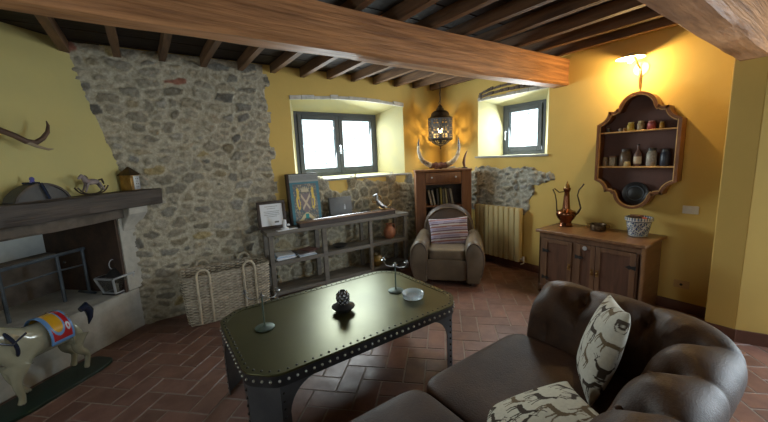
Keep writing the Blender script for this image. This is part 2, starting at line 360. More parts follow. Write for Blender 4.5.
m = MB(); m.b2((-2.3, 1.95, 0), (-2.15, 3.2, ZC)); m.b2((-2.3, -3.1, 0), (-2.15, 0.95, ZC)); m.b2((-2.3, .95, 0), (-2.15, 1.95, 1.15)); m.b2((-2.3, .95, 2.1), (-2.15, 1.95, ZC)); m.build('wall_left', 'plaster', smooth=False, kind='structure')
m = MB()  # rear wall with a window opening where the daylight enters
m.b2((-2.3, -3.1, 0), (-1.7, -2.95, ZC)); m.b2((-0.1, -3.1, 0), (5.2, -2.95, ZC)); m.b2((-1.7, -3.1, 0), (-0.1, -2.95, 1.15)); m.b2((-1.7, -3.1, 2.35), (-0.1, -2.95, ZC))
m.build('wall_rear', 'plaster', smooth=False, kind='structure')
# pilaster carrying the near beam and the splayed wall beyond it
m = MB(); m.b2((3.75, 0.47, 0), (XB + .3, 0.655, ZC)); m.build('wall_pilaster', 'plaster', smooth=False, kind='structure', bev=0.008)
sd = Vector((0.42, -0.905, 0)).normalized(); sn = Vector((0.905, 0.42, 0)).normalized()
def splay(a, b, zl, zh):
    P = Vector((3.752, 0.47, 0)); p0 = P + sd * a; p1 = P + sd * b
    return [p0 + Vector((0, 0, zl)), p1 + Vector((0, 0, zl)), p1 + sn * .25 + Vector((0, 0, zl)), p0 + sn * .25 + Vector((0, 0, zl)),
            p0 + Vector((0, 0, zh)), p1 + Vector((0, 0, zh)), p1 + sn * .25 + Vector((0, 0, zh)), p0 + sn * .25 + Vector((0, 0, zh))]
m = MB(); m.hexa(splay(0, 1.1, 0, ZC)); m.hexa(splay(1.1, 2.2, 2.15, ZC)); m.hexa(splay(2.2, 4.0, 0, ZC))
m.build('wall_side', 'plaster', smooth=False, kind='structure')

# ceiling -------------------------------------------------------------
m = MB()
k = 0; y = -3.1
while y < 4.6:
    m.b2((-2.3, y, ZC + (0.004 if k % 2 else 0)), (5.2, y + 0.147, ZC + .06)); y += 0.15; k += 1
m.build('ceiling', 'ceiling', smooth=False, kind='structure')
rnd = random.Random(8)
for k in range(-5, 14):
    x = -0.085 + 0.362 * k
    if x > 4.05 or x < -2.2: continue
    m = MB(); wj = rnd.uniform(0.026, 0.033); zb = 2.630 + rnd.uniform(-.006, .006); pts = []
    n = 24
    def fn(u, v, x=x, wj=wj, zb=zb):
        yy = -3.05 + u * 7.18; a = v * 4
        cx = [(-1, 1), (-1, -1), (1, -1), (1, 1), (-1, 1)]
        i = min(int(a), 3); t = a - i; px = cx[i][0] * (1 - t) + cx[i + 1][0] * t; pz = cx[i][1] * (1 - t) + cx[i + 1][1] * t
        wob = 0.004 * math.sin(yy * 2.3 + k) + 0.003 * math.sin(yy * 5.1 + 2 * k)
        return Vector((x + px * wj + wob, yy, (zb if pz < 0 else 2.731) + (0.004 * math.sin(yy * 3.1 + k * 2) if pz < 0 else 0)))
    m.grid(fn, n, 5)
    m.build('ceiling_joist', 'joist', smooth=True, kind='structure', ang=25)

def rough_beam(name, x0, x1, y0, y1, z0, z1, seed, amp=0.012, ch=0.02, skew=0.0):
    m = MB(); r = random.Random(seed); n = 70
    ph = [r.uniform(0, 6) for _ in range(12)]
    prof = [(y0 + ch, z0), (y1 - ch, z0), (y1, z0 + ch), (y1, z1), (y0, z1), (y0, z0 + (z1 - z0) * .66), (y0, z0 + (z1 - z0) * .33), (y0, z0 + ch)]
    rings = []
    for i in range(n):
        x = x0 + (x1 - x0) * i / (n - 1); ring = []
        for j, (yy, zz) in enumerate(prof):
            a = amp * (math.sin(x * 1.9 + ph[j]) * .6 + math.sin(x * 5.3 + ph[(j + 3) % 8]) * .3 + math.sin(x * 13 + ph[(j + 5) % 8]) * .15)
            b = amp * (math.sin(x * 2.3 + ph[(j + 1) % 8]) * .5 + math.sin(x * 7.1 + ph[(j + 4) % 8]) * .3)
            if zz == z1: b = 0
            ring.append(m.bm.verts.new((x, yy + a + skew * max(0, (x - 1.6) / 2.5) * (1 if yy < (y0 + y1) / 2 else .8), zz + b)))
        rings.append(ring)
    for i in range(n - 1):
        for j in range(8): m.face([rings[i][j], rings[i + 1][j], rings[i + 1][(j + 1) % 8], rings[i][(j + 1) % 8]])
    m.face(rings[0]); m.face(list(reversed(rings[-1])))
    return m.build(name, 'beam', smooth=True, kind='structure', ang=30)
rough_beam('ceiling_beam', -2.15, 4.12, 2.13, 2.305, 2.325, 2.612, 5, amp=.010, skew=-.07)
rough_beam('ceiling_beam', -2.15, 3.78, 0.45, 0.64, 2.205, 2.645, 9, 0.008)

# stone relief surfaces -------------------------------------------------
def stone_patch(name, org, au, nd, U, V, res, cw, chh, mask, seed, tone=(1, 1, 1), depth=0.035, dark=1.0, vm=None):
    rs = np.random.RandomState(seed)
    org = np.array(org, float); au = np.array(au, float); nd = np.array(nd, float)
    nu = int((U[1] - U[0]) / res) + 1; nv = int((V[1] - V[0]) / res) + 1
    u = np.linspace(U[0], U[1], nu); v = np.linspace(V[0], V[1], nv); UU, VV = np.meshgrid(u, v, indexing='ij')
    # warped coordinates for irregular outlines
    Uw = UU + 0.020 * np.sin(VV * 13 + 1.3) * np.sin(UU * 7 + .5) + 0.008 * np.sin(VV * 41 + UU * 29)
    Vw = VV + 0.022 * np.sin(UU * 9 + .7) + 0.007 * np.sin(UU * 37 + VV * 31)
    rows = int((V[1] - V[0]) / chh) + 3; seeds = []
    zz = V[0] - chh
    for r in range(rows):
        h = chh * rs.uniform(.7, 1.35); x = U[0] - cw * rs.uniform(.2, 1)
        while x < U[1] + cw:
            wd = cw * rs.uniform(.45, 1.5)
            if rs.rand() < .22:  # two small stones stacked
                seeds.append((x + wd / 2, zz + h * .28, wd)); seeds.append((x + wd / 2 + .01, zz + h * .78, wd))
            else: seeds.append((x + wd / 2, zz + h / 2 + rs.uniform(-.15, .15) * h, wd))
            x += wd
        zz += h
    S = np.array(seeds); f1 = np.full(UU.shape, 9.); f2 = np.full(UU.shape, 9.); idx = np.zeros(UU.shape, int)
    asp = cw / chh * .85
    for k, (su, sv, wd) in enumerate(S):
        d = np.sqrt(((Uw - su) / asp * (cw / wd) ** .5) ** 2 + (Vw - sv) ** 2)
        c = d < f1
        f2 = np.where(c, f1, np.minimum(f2, d)); idx = np.where(c, k, idx); f1 = np.where(c, d, f1)
    e = f2 - f1
    n = len(S); protr = rs.uniform(.15, 1, n); shr = rs.uniform(.014, .036, n)
    st = np.clip((e - shr[idx]) / .016, 0, 1); st = st * st * (3 - 2 * st)
    rough = 0.003 * np.sin(UU * 90 + idx) * np.sin(VV * 77 + idx * 2) + 0.003 * rs.randn(*UU.shape)
    H = depth * (0.25 + .75 * st * protr[idx]) + rough * (0.5 + st * .6)
    keep = np.array([mask(a, b) for a, b in S[:, :2]])[idx]
    keepv = keep if vm is None else keep & vm(UU, VV)
    H = np.where(keepv, H, -0.01)
    pal = np.array([(.255, .24, .195), (.30, .275, .215), (.20, .20, .18), (.33, .31, .25), (.235, .215, .165), (.17, .165, .15), (.31, .265, .175), (.29, .29, .27)])
    pick = rs.randint(0, len(pal), n); sc = pal[pick] * rs.uniform(.6, 1.1, (n, 1))
    bl = rs.uniform(.25, .95, (n, 1)) ** .8; sc = sc * bl + np.array((.395, .365, .285)) * (1 - bl); red = rs.rand(n) < .006; sc[red] = (.30, .14, .10); yel = rs.rand(n) < .02; sc[yel] = (.34, .28, .15)
    mort = np.array((.42, .39, .305))
    col = sc[idx] * st[..., None] + mort * (1 - st[..., None])
    col = col * (0.93 + .14 * rs.rand(*UU.shape))[..., None] * np.array(tone) * dark
    P = org + UU[..., None] * au + VV[..., None] * np.array((0, 0, 1.)) + H[..., None] * nd
    verts = P.reshape(-1, 3)
    ii, jj = np.meshgrid(np.arange(nu - 1), np.arange(nv - 1), indexing='ij')
    kk = (keepv[:-1, :-1] | keepv[1:, :-1] | keepv[:-1, 1:] | keepv[1:, 1:])
    a = (ii * nv + jj)[kk]; faces = np.stack([a, a + nv, a + nv + 1, a + 1], 1)
    nrm = np.cross(au, (0, 0, 1.))
    if nrm @ nd < 0: faces = faces[:, ::-1]
    me = bpy.data.meshes.new(name); me.from_pydata(verts.tolist(), [], faces.tolist()); me.materials.append(M['stone'])
    cc = np.ones((verts.shape[0], 4), 'f'); cc[:, :3] = col.reshape(-1, 3)
    at = me.color_attributes.new('Col', 'FLOAT_COLOR', 'POINT'); at.data.foreach_set('color', cc.ravel())
    for p in me.polygons: p.use_smooth = True
    o = bpy.data.objects.new(name, me); COL.objects.link(o); o['kind'] = 'structure'; return o
stone_patch('wall_back', (0, YA - .002, 0), (1, 0, 0), (0, -1, 0), (-0.62, 1.42), (0, 2.72), 0.0115, 0.185, 0.105,
            lambda a, b: True, 4, dark=1.25, vm=lambda U_, V_: (U_ < 1.262 + .012 * np.sin(V_ * 23) + .045 * (np.sin(V_ * 15 + 1) > .55)) & ((V_ > 1.3) | (U_ > -.225)))
stone_patch('wall_back', (0, YA - .002, 0), (1, 0, 0), (0, -1, 0), (1.2, 3.6), (0, 1.45), 0.013, 0.17, 0.13,
            lambda a, b: b < (0.95 if a < 1.75 else 1.28 + 0.03 * math.sin(a * 11)), 14, depth=0.05, tone=(1.25, 1.24, 1.18))
stone_patch('wall_right', (XB + .002, 0, 0), (0, 1, 0), (-1, 0, 0), (2.1, 4.14), (0.75, 1.5), 0.012, 0.15, 0.10,
            lambda a, b: b < 1.40 + .02 * math.sin(a * 8), 24, vm=lambda U_, V_: inpoly(U_ + .02 * np.sin(V_ * 31), V_ + .012 * np.sin(U_ * 19) + .006 * np.sin(U_ * 53), [(4.2, 1.43), (2.2, 1.385), (2.2, 1.23), (2.43, 1.17), (2.56, .74), (4.2, .74)]), depth=0.045, tone=(1.15, 1.22, 1.34))
# exposed stone heads over the two niches
def arch_strip(name, P, a0, a1, zf, th, seed, n, matname, dep=0.03):
    r = random.Random(seed); m = MB(); a = a0
    while a < a1 - 0.02:
        wd = (a1 - a0) / n * r.uniform(.6, 1.4); b = min(a + wd, a1); q = r.uniform(.6, 1)
        g = 0.003
        m.hexa([P(a + g, zf(a), .02), P(b - g, zf(b), .02), P(b - g, zf(b), -dep * q), P(a + g, zf(a), -dep * q),
                P(a + g, zf(a) + th * q, .02), P(b - g, zf(b) + th * q, .02), P(b - g, zf(b) + th * q, -dep * q), P(a + g, zf(a) + th * q, -dep * q)])
        a = b
    return m.build(name, matname, smooth=False, kind='structure', bev=0.006)
arch_strip('trim_1', lambda a, z, d: Vector((a, YA + d, z)), 1.545, 3.33, lambda a: 2.352 + .045 * math.sin(PI * (a - 1.55) / 1.77), .062, 3, 9, 'white_stone', 0.02)
for q_ in range(3):
    arch_strip('trim_2', lambda a, z, d: Vector((XB + d, a, z)), 2.30, 3.35, lambda a: 2.352 + q_ * (.012 + .055 * math.sin(PI * (a - 2.15) / 1.45)), .048, 5 + q_, 10 + q_ * 3, 'jamb' if q_ == 0 else 'lintel', 0.03 - .006 * q_)

# windows ---------------------------------------------------------------
def window(name, org, au, nd, a0, a1, z0, z1, sashes, handle_at, glz):
    org = Vector(org); au = Vector(au); nd = Vector(nd)
    root = empty(name, (0, 0, 0)); root['kind'] = 'structure'
    P = lambda a, z, d: org + au * a + nd * d + Vector((0, 0, z))
    def bar(m, p, q, zl, zh, d0, d1):
        m.hexa([P(p, zl, d0), P(q, zl, d0), P(q, zl, d1), P(p, zl, d1), P(p, zh, d0), P(q, zh, d0), P(q, zh, d1), P(p, zh, d1)])
    m = MB(); t = .045
    bar(m, a0, a0 + t, z0, z1, 0, .07); bar(m, a1 - t, a1, z0, z1, 0, .07); bar(m, a0 + t, a1 - t, z0, z0 + t, 0, .07); bar(m, a0 + t, a1 - t, z1 - t, z1, 0, .07)
    m.build('window_frame', 'frame', root, smooth=False, bev=.004)
    n = sashes; w_ = (a1 - a0 - 2 * t) / n
    for k in range(n):
        s0 = a0 + t + k * w_ + .002; s1 = s0 + w_ - .004; u = .06
        m = MB(); bar(m, s0, s0 + u, z0 + t, z1 - t, -.015, .05); bar(m, s1 - u, s1, z0 + t, z1 - t, -.015, .05)
        bar(m, s0 + u, s1 - u, z0 + t, z0 + t + u + .01, -.015, .05); bar(m, s0 + u, s1 - u, z1 - t - u, z1 - t, -.015, .05)
        sh = m.build('sash', 'frame', root, smooth=False, bev=.005)
        m = MB(); bar(m, s0 + u, s1 - u, z0 + t + u, z1 - t - u, .015, .02); m.build('pane', 'glass', sh, smooth=False)
    m = MB(); m.tube([P(handle_at, (z0 + z1) / 2 - .02, -.015), P(handle_at, (z0 + z1) / 2 - .02, -.045), P(handle_at, (z0 + z1) / 2 - .03, -.05), P(handle_at, (z0 + z1) / 2 - .14, -.05)], .009)
    m.build('window_handle', 'steel', root)
    m = MB()
    for k in range(1, 5): q = z0 + (z1 - z0) * k / 5; m.cyl(P(a0 + .02, q, .11), P(a1 - .02, q, .11), .0035, seg=8)
    nn = int((a1 - a0) / .16)
    for k in range(1, nn): q = a0 + (a1 - a0) * k / nn; m.cyl(P(q, z0 + .01, .125), P(q, z1 - .01, .125), .0035, seg=8)
    m.build('window_grille', 'tableleg', root)
    return root
window('window_1', (0, YA, 0), (1, 0, 0), (0, 1, 0), 1.715, 3.05, 1.375, 2.27, 2, 2.38, .5)
window('window_2', (XB, 0, 0), (0, 1, 0), (1, 0, 0), 2.52, 3.18, 1.565, 2.28, 1, 3.11, .5)
for o in bpy.data.objects:
    if o.parent and o.parent.name == 'window_1': o.location = (0, .35, 0)
    if o.parent and o.parent.name == 'window_2': o.location = (.35, 0, 0)
m = MB(); m.b2((1.52, YA - .03, 1.325), (3.36, YA + .36, 1.352), .004); m.build('trim_3', 'sill', kind='structure')
m = MB(); m.b2((XB - .03, 2.27, 1.535), (XB + .36, 3.40, 1.562), .004); m.build('trim_4', 'sill', kind='structure')
# skirting
m = MB(); m.b2((XB - .015, 0.655, 0), (XB, 4.1, .10), .004); m.build('baseboard_right', 'skirting', kind='structure')
m = MB(); m.b2((3.736, .462, 0), (3.75, .655, .105), .003); m.build('baseboard_pilaster', 'skirting', kind='structure')
m = MB(); P0 = Vector((3.752, .47, 0)); m.hexa([P0 + sd * a - sn * b + Vector((0, 0, z)) for z in (0, .105) for (a, b) in ((-.0, .014), (1.1, .014), (1.1, 0), (-.0, 0))])
m.build('baseboard_side', 'skirting', smooth=False, kind='structure')

# ================================================================== FIREPLACE (47 degree corner)
FA = math.radians(47); FU = Vector((-math.sin(FA), -math.cos(FA), 0)); FN = Vector((math.cos(FA), -math.sin(FA), 0)); FP = Vector((-.2, 4.1, 0))
# local frame of the fireplace: x = along the front (to the left), y = out of the front is -y, z up
FROT = math.atan2(FU.y, FU.x)
fire = empty('fireplace', FP, FROT, 'corner fireplace with stone hearth, dark wooden mantel shelf and yellow plastered hood', 'fireplace')
# in this frame local x = FU, local y = -? : rotate (0,1)
yl = Vector((-math.sin(FROT), math.cos(FROT), 0)); SG = 1 if yl.dot(FN) > 0 else -1   # local y * SG = outwards
def fl(s, z, off): return Vector((s, SG * off, z))
def fbox(m, s0, s1, z0, z1, o0, o1, bev=0.0): m.b2(fl(s0, z0, o0), fl(s1, z1, o1), bev)
def rough_block(name, matn, s0, s1, z0, z1, o0, o1, n=30, amp=.006, seed=1, cell=.2):
    r = random.Random(seed); ph = [r.uniform(0, 6) for _ in range(8)]; m = MB(); rings = []
    prof = [(o0, z0), (o0, z1), ((o0 * .5 + o1 * .5), z1), (o1 - .01, z1), (o1, z1 - .01), (o1, (z0 + z1) / 2), (o1, z0 + .012), (o1 - .012, z0)]
    for i in range(n):
        s = s0 + (s1 - s0) * i / (n - 1); rg = []
        for j, (o, z) in enumerate(prof):
            a = amp * (math.sin(s * 6 + ph[j]) * .6 + math.sin(s * 17 + ph[(j + 2) % 8]) * .4)
            b = amp * .7 * (math.sin(s * 5 + ph[(j + 4) % 8]) + .4 * math.sin(s * 19 + ph[(j + 1) % 8]))
            if j in (1, 2, 3): b *= .25
            if j < 2: a = 0
            if j == 0 or j == 7: b *= .6
            rg.append(m.bm.verts.new(fl(s, z + b, o + a)))
        rings.append(rg)
    for i in range(n - 1):
        for j in range(8): m.face([rings[i][j], rings[i + 1][j], rings[i + 1][(j + 1) % 8], rings[i][(j + 1) % 8]])
    m.face(rings[0]); m.face(list(reversed(rings[-1])))
    return m.build(name, matn, fire, ang=40)
# hearth base
rough_block('hearth_base', 'jamb', 0.0, 2.55, 0, .41, -.95, 0.0, n=60, seed=3)
rough_block('jamb', 'jamb', -.12, .10, .405, 1.14, -.30, 0.0, n=8, seed=4)
rough_block('jamb', 'jamb', 1.62, 2.3, .405, 1.14, -.75, 0.0, n=12, seed=5)
m = MB(); fbox(m, -.2, .125, .405, 1.14, -.95, -.30); fbox(m, .10, .125, .405, 1.14, -.30, -.012); m.build('firebox_side', 'rustplate', fire, smooth=False)
m = MB(); fbox(m, -.2, 2.3, .40, 1.8, -1.05, -.93); m.build('firebox_back', 'firebox', fire, smooth=False)
m = MB(); fbox(m, .125, 1.62, .405, .80, -.93, -.80); m.build('firebox_ledge', 'lintel', fire, smooth=False, bev=.01)
m = MB(); fbox(m, -.2, 2.3, 1.80, 1.90, -1.05, -.30); fbox(m, 2.2, 2.3, .40, 1.8, -.93, -.30); m.build('firebox_light_cover', 'soot', fire, smooth=False)  # unseen cover and end wall, added to stop sky light leaking in
rough_block('lintel_stone', 'lintel', -.13, 1.75, 1.135, 1.235, -.35, .05, n=50, seed=6, amp=.008)
rough_block('mantel_shelf', 'mantel', -.235, 2.3, 1.238, 1.392, -.30, .20, n=70, seed=7, amp=.006)
# corbel under the right end
m = MB(); m.prism([fl(-.13, 1.235, 0), fl(-.13, 1.235, .12), fl(-.13, 1.17, .11), fl(-.13, 1.08, .04), fl(-.13, 1.0, 0)], fl(.20, 0, 0)); m.build('corbel', 'jamb', fire, smooth=False, bev=.01)
# hood : lofted plaster, leaning back towards the ceiling
def hood():
    m = MB(); prof = [(1.385, .0), (1.5, -.012), (1.64, -.03), (1.85, -.07), (2.1, -.108), (2.4, -.15), (2.73, -.195)]
    nu = 12
    def edge_s(off):  # where the hood meets the back wall, y = YA
        return ((FP + FN * off).y - (YA + .03)) / math.cos(FA)
    rings = []
    for (z, off) in prof:
        s0 = edge_s(off); rings.append([m.bm.verts.new(fl(s0 + (2.75 - s0) * i / (nu - 1), z, off)) for i in range(nu)])
    back = [[m.bm.verts.new(fl(edge_s(-.35) + (2.75 - edge_s(-.35)) * i / (nu - 1), z, -.35)) for i in range(nu)] for z in (1.385, 2.73)]
    for a in range(len(prof) - 1):
        for i in range(nu - 1): m.face([rings[a][i], rings[a][i + 1], rings[a + 1][i + 1], rings[a + 1][i]])
    for i in range(nu - 1): m.face([back[0][i], back[0][i + 1], back[1][i + 1], back[1][i]])
    return m.build('chimney_hood', 'hood_plaster', fire, ang=60, norm=True)
hood()

# fire screen, standing in the hearth
fs = empty('fire_screen', FP + FU * .17 - FN * .40 + Vector((0, 0, .41)), FROT, 'grey iron fire screen frame standing inside the fireplace', 'fire screen')
m = MB()
m.bm.free()
for s in (0.0, .215, .62, 1.0):
    m = MB(); m.tube([fl(s, 0.0, 0), fl(s, .44, 0)], .014, 6); m.build('upright', 'greyiron', fs)
m = MB(); m.tube([fl(-.02, .445, 0), fl(1.05, .43, 0)], .016, 6); m.build('top_bar', 'greyiron', fs)
m = MB(); m.tube([fl(0, .29, 0), fl(.215, .30, 0)], .008, 6); m.tube([fl(0.215, .30, 0), fl(1.0, .28, 0)], .008, 6); m.build('middle_bar', 'greyiron', fs)
m = MB(); m.ball(fl(.17, .365, .012), .012); m.build('knob', 'iron', fs)
for s in (0.02, .98):
    m = MB(); m.tube([fl(s, .02, -.10), fl(s, .012, 0), fl(s, .012, .10)], .012, 6); m.build('foot', 'greyiron', fs)

# candle lantern on the hearth edge
hl = empty('candle_lantern', FP + FU * .135 - FN * .105 + Vector((0, 0, .414)), FROT, 'small white tin candle lantern with glass sides on the hearth ledge', 'lantern')
def hl_ring(h, r): return [Vector((a * r, b * r, h)) for a, b in ((1, 1), (1, -1), (-1, -1), (-1, 1))]
lo, hi = hl_ring(.012, .055), hl_ring(.135, .085)
m = MB(); m.box((0, 0, .006), (.13, .13, .012), bev=.002); m.build('base', 'iron', hl)
m = MB()
for k in range(4):
    m.tube([lo[k], hi[k]], .0085, 6); m.tube([hi[k], hi[(k + 1) % 4]], .008, 6); m.tube([lo[k], lo[(k + 1) % 4]], .007, 6)
m.build('lantern_frame', 'tinwhite', hl)
m = MB()
for k in range(4): m.hexa([lo[k] * .97, lo[(k + 1) % 4] * .97, lo[(k + 1) % 4] * .95, lo[k] * .95, hi[k] * .97, hi[(k + 1) % 4] * .97, hi[(k + 1) % 4] * .95, hi[k] * .95])
m.build('glass_side', 'clearglass', hl, smooth=False)
m = MB(); m.prism([(-.09, -.09, .137), (.09, -.09, .137), (.09, .09, .137), (-.09, .09, .137)], (0, 0, .004)); m.lathe((0, 0, .14), [(.06, 0), (.035, .03), (.02, .045), (.012, .055)], 12); m.build('roof', 'iron', hl)
m = MB(); m.tube([Vector((math.cos(t) * .028, 0, .225 + math.sin(t) * .038)) for t in np.linspace(-PI / 2, PI * 1.5, 17)[:-1]], .0035, 6, closed=True); m.build('ring_handle', 'tinwhite', hl)
m = MB(); m.cyl((0, 0, .012), (0, 0, .07), .016); m.build('candle', 'candle', hl)

hl.scale = (1.25, 1.25, 1.25)
# ---------------------------------------------------------------- things on the mantel
MZ = 1.394
def mantel_at(s, off, z=MZ): return FP + FU * s + FN * off + Vector((0, 0, z))
# half-moon wooden box with strap
hm = empty('wooden_box', mantel_at(.735, .09), FROT + .1, 'dark half-moon shaped wooden box with a strap on the mantel shelf', 'box')
def arc(R, w, h, n=22): # half-moon outline
    return [(-w / 2 + w * i / n, h * math.sin(PI * (i / n)) ** .62) for i in range(n + 1)]
o_ = arc(1, .375, .125)
m = MB(); m.prism([Vector((x, SG * .045, max(z, 0))) for x, z in o_], (0, -SG * .11, 0)); m.build('box_body', 'darkgreywood', hm, bev=.006)
m = MB(); m.ring_prism([Vector((x * 1.03, SG * .054, z * 1.04)) for x, z in o_], [Vector((x * .93, SG * .054, max(z * .93, .006))) for x, z in o_], (0, -SG * .012, 0)); m.build('rim', 'mantel', hm)
m = MB()
m.tube([Vector((.02 + .015 * t, SG * (.056 - .12 * t), .131)) for t in (0, .5, 1)], .009, 6)
m.tube([Vector((.018 - .05 * (1 - z / .15), SG * .059, z)) for z in (.13, .10, .06, .008)], .009, 6)
m.build('strap', 'strap', hm)
m = MB(); m.lathe((.02, 0, .132), [(.004, 0), (.018, .003), (.012, .018), (.016, .03), (.01, .042), (.002, .045)], 12); m.build('knob', 'blueknob', hm)
# rocking horse figurine
def silh(name, polys, th, matn, parent):
    m = MB()
    for p in polys: m.prism([Vector((x, th / 2, z)) for x, z in p], (0, -th, 0))
    return m.build(name, matn, parent, bev=.003)
rh = empty('rocking_horse_figurine', mantel_at(.345, .09), FROT + PI, 'small grey rocking horse figurine on the mantel shelf', 'figurine')
k_ = 1.0
m = MB()
m.ball((0.01, 0, .108), .030, (1.9, .75, .85)); m.tube([(-.035, 0, .115), (-.055, 0, .145), (-.066, 0, .162)], [.026, .019, .014]); m.tube([(-.062, 0, .166), (-.085, 0, .150), (-.096, 0, .140)], [.016, .012, .009])
m.build('body', 'figgrey', rh)
for sx, sy, dx in ((-.035, .014, -.035), (-.035, -.014, -.03), (.055, .014, .035), (.055, -.014, .04)):
    m = MB(); m.tube([(sx, sy, .10), (sx + dx * .5, sy, .065), (sx + dx, sy, .028)], [.012, .008, .007], 8); m.build('leg', 'figgrey', rh)
m = MB(); m.tube([(.066, 0, .12), (.09, 0, .125), (.10, 0, .10), (.105, 0, .08)], [.006, .010, .008, .003], 8); m.build('tail', 'darkwood', rh)
m = MB(); m.tube([(-.045, 0, .165), (-.035, 0, .15), (-.022, 0, .13)], [.006, .010, .006], 8); m.build('mane', 'darkwood', rh)
for sy in (.018, -.018):
    m = MB(); m.tube([(-.125 + .25 * t, sy, .005 + .045 * (2 * t - 1) ** 4 + .018 * (2 * t - 1) ** 2) for t in np.linspace(0, 1, 12)], .006, 8); m.build('rocker', 'darkwood', rh)
# little house
bh = empty('house_ornament', mantel_at(-.025, .07), FROT + PI + .15, 'small brown house ornament with white perforated front at the right end of the mantel', 'ornament')
m = MB(); m.b2((-.055, -.055, 0), (.055, .055, .145)); m.build('walls', 'brass', bh, bev=.003)
m = MB(); m.hexa([(-.068, -.068, .145), (.068, -.068, .145), (.068, .068, .145), (-.068, .068, .145), (-.004, -.004, .225), (.004, -.004, .225), (.004, .004, .225), (-.004, .004, .225)]); m.build('roof', 'darkbrass', bh, smooth=False)
m = MB(); m.box((.012, -SG * .0575, .072), (.072, .005, .13), bev=.002); 
m.build('front_plate', 'tinwhite', bh)
m = MB()
for (a, b) in ((.008, .03), (.03, .03), (.008, .06), (.03, .06), (.019, .085), (.008, .108), (.03, .108)): m.cyl((a - .006, -SG * .056, b), (a - .006, -SG * .0615, b), .0045, seg=8)
m.build('perforation', 'iron', bh, kind='stuff')
# antler trophy on the hood
an = empty('antlers', mantel_at(.95, -.045, 1.86), FROT, 'brown deer antlers mounted on the yellow chimney hood', 'antlers')
def ap(s, z, o=0.06): return fl(s - .95, z - 1.86, o)
m = MB(); m.tube([ap(.93, 1.93, .05), ap(.855, 1.905, .09), ap(.80, 1.866, .13), ap(.75, 1.826, .15), ap(.70, 1.818, .16), ap(.655, 1.85, .165), ap(.615, 1.90, .165), ap(.60, 1.95, .16), ap(.603, 1.985, .155)], [.021, .021, .020, .021, .020, .017, .014, .010, .003]); m.build('antler', 'antler', an)
m = MB(); m.tube([ap(.75, 1.822, .15), ap(.71, 1.79, .18), ap(.655, 1.768, .20), ap(.625, 1.772, .205)], [.014, .012, .009, .003]); m.build('tine', 'antlerpale', an)
m = MB(); m.tube([ap(.97, 1.93, .05), ap(1.05, 1.905, .09), ap(1.10, 1.866, .13), ap(1.15, 1.826, .15), ap(1.2, 1.818, .16), ap(1.245, 1.85, .165), ap(1.285, 1.90, .165), ap(1.30, 1.95, .16), ap(1.297, 1.985, .155)], [.021, .021, .020, .021, .020, .017, .014, .010, .003]); m.build('antler', 'antler', an)
m = MB(); m.prism([ap(.95 + a, 1.93 + b, -.0) for a, b in ((-.05, .07), (.05, .07), (.06, 0), (.03, -.09), (0, -.12), (-.03, -.09), (-.06, 0))], fl(0, 0, .04)); m.build('plaque', 'darkwood', an)

# ---------------------------------------------------------------- carousel horse in front of the hearth
ch = empty('toy_horse', FP + FU * .935 + FN * .19, FROT, 'cream toy horse with yellow and red saddle cloth standing in front of the fireplace', 'toy horse')
ch.scale = (.86, .95, 1.0)
# local +x = towards the head
def horse_body():
    me = bpy.data.meshes.new('body'); bm = bmesh.new(); V = []; E = []
    def chain(pts, start=None):
        prev = start
        for p, r in pts:
            v = bm.verts.new(p); V.append(r); 
            if prev is not None: bm.edges.new((prev, v))
            prev = v
        return prev
    root = bm.verts.new((0.0, 0, .42)); V.append((.115, .125))
    back = chain([((-.12, 0, .425), (.118, .125)), ((-.235, 0, .43), (.095, .11))], root)
    chest = chain([((.13, 0, .425), (.118, .13)), ((.24, 0, .45), (.09, .12))], root)
    chain([((.32, 0, .55), (.065, .09)), ((.385, 0, .65), (.05, .07)), ((.425, 0, .715), (.05, .06))], chest)
    bm.verts.ensure_lookup_table(); poll = bm.verts[-1]
    chain([((.49, 0, .675), (.045, .05)), ((.555, 0, .615), (.034, .036)), ((.595, 0, .575), (.032, .030))], poll)
    for sy in (-1, 1):
        # front legs
        chain([((.235, sy * .06, .33), (.05, .055)), ((.27 if sy > 0 else .22, sy * .065, .20), (.030, .032)), ((.25 if sy > 0 else .17, sy * .065, .10), (.022, .022)), ((.262 if sy > 0 else .14, sy * .065, .065), (.024, .026)), ((.27 if sy > 0 else .135, sy * .065, .045), (.030, .034))], chest)
        # hind legs: stifle forward, hock back
        chain([((-.20, sy * .068, .34), (.062, .07)), ((-.16, sy * .07, .245), (.042, .046)), ((-.245, sy * .07, .165), (.026, .028)), ((-.225, sy * .07, .085), (.020, .022)), ((-.21, sy * .07, .045), (.028, .034))], back)
    bm.to_mesh(me); bm.free()
    ob = bpy.data.objects.new('body', me); COL.objects.link(ob); ob.parent = ch; me.materials.append(M['gloss_paint'])
    sk = ob.modifiers.new('skin', 'SKIN'); ob.modifiers.new('sub', 'SUBSURF').levels = 2; ob.modifiers['sub'].render_levels = 2; sk.use_smooth_shade = True
    for i, r in enumerate(V): me.skin_vertices[0].data[i].radius = r
    me.skin_vertices[0].data[0].use_root = True
    dg = bpy.context.evaluated_depsgraph_get(); dg.update()
    nm = bpy.data.meshes.new_from_object(ob.evaluated_get(dg)); ob.modifiers.clear(); ob.data = nm
    for p in nm.polygons: p.use_smooth = True
    def fn(co):
        c = np.tile(np.array((.36, .36, .26)), (len(co), 1)); c[co[:, 2] < .06] = (.05, .05, .045)
        return c
    paint(ob, fn)
horse_body()
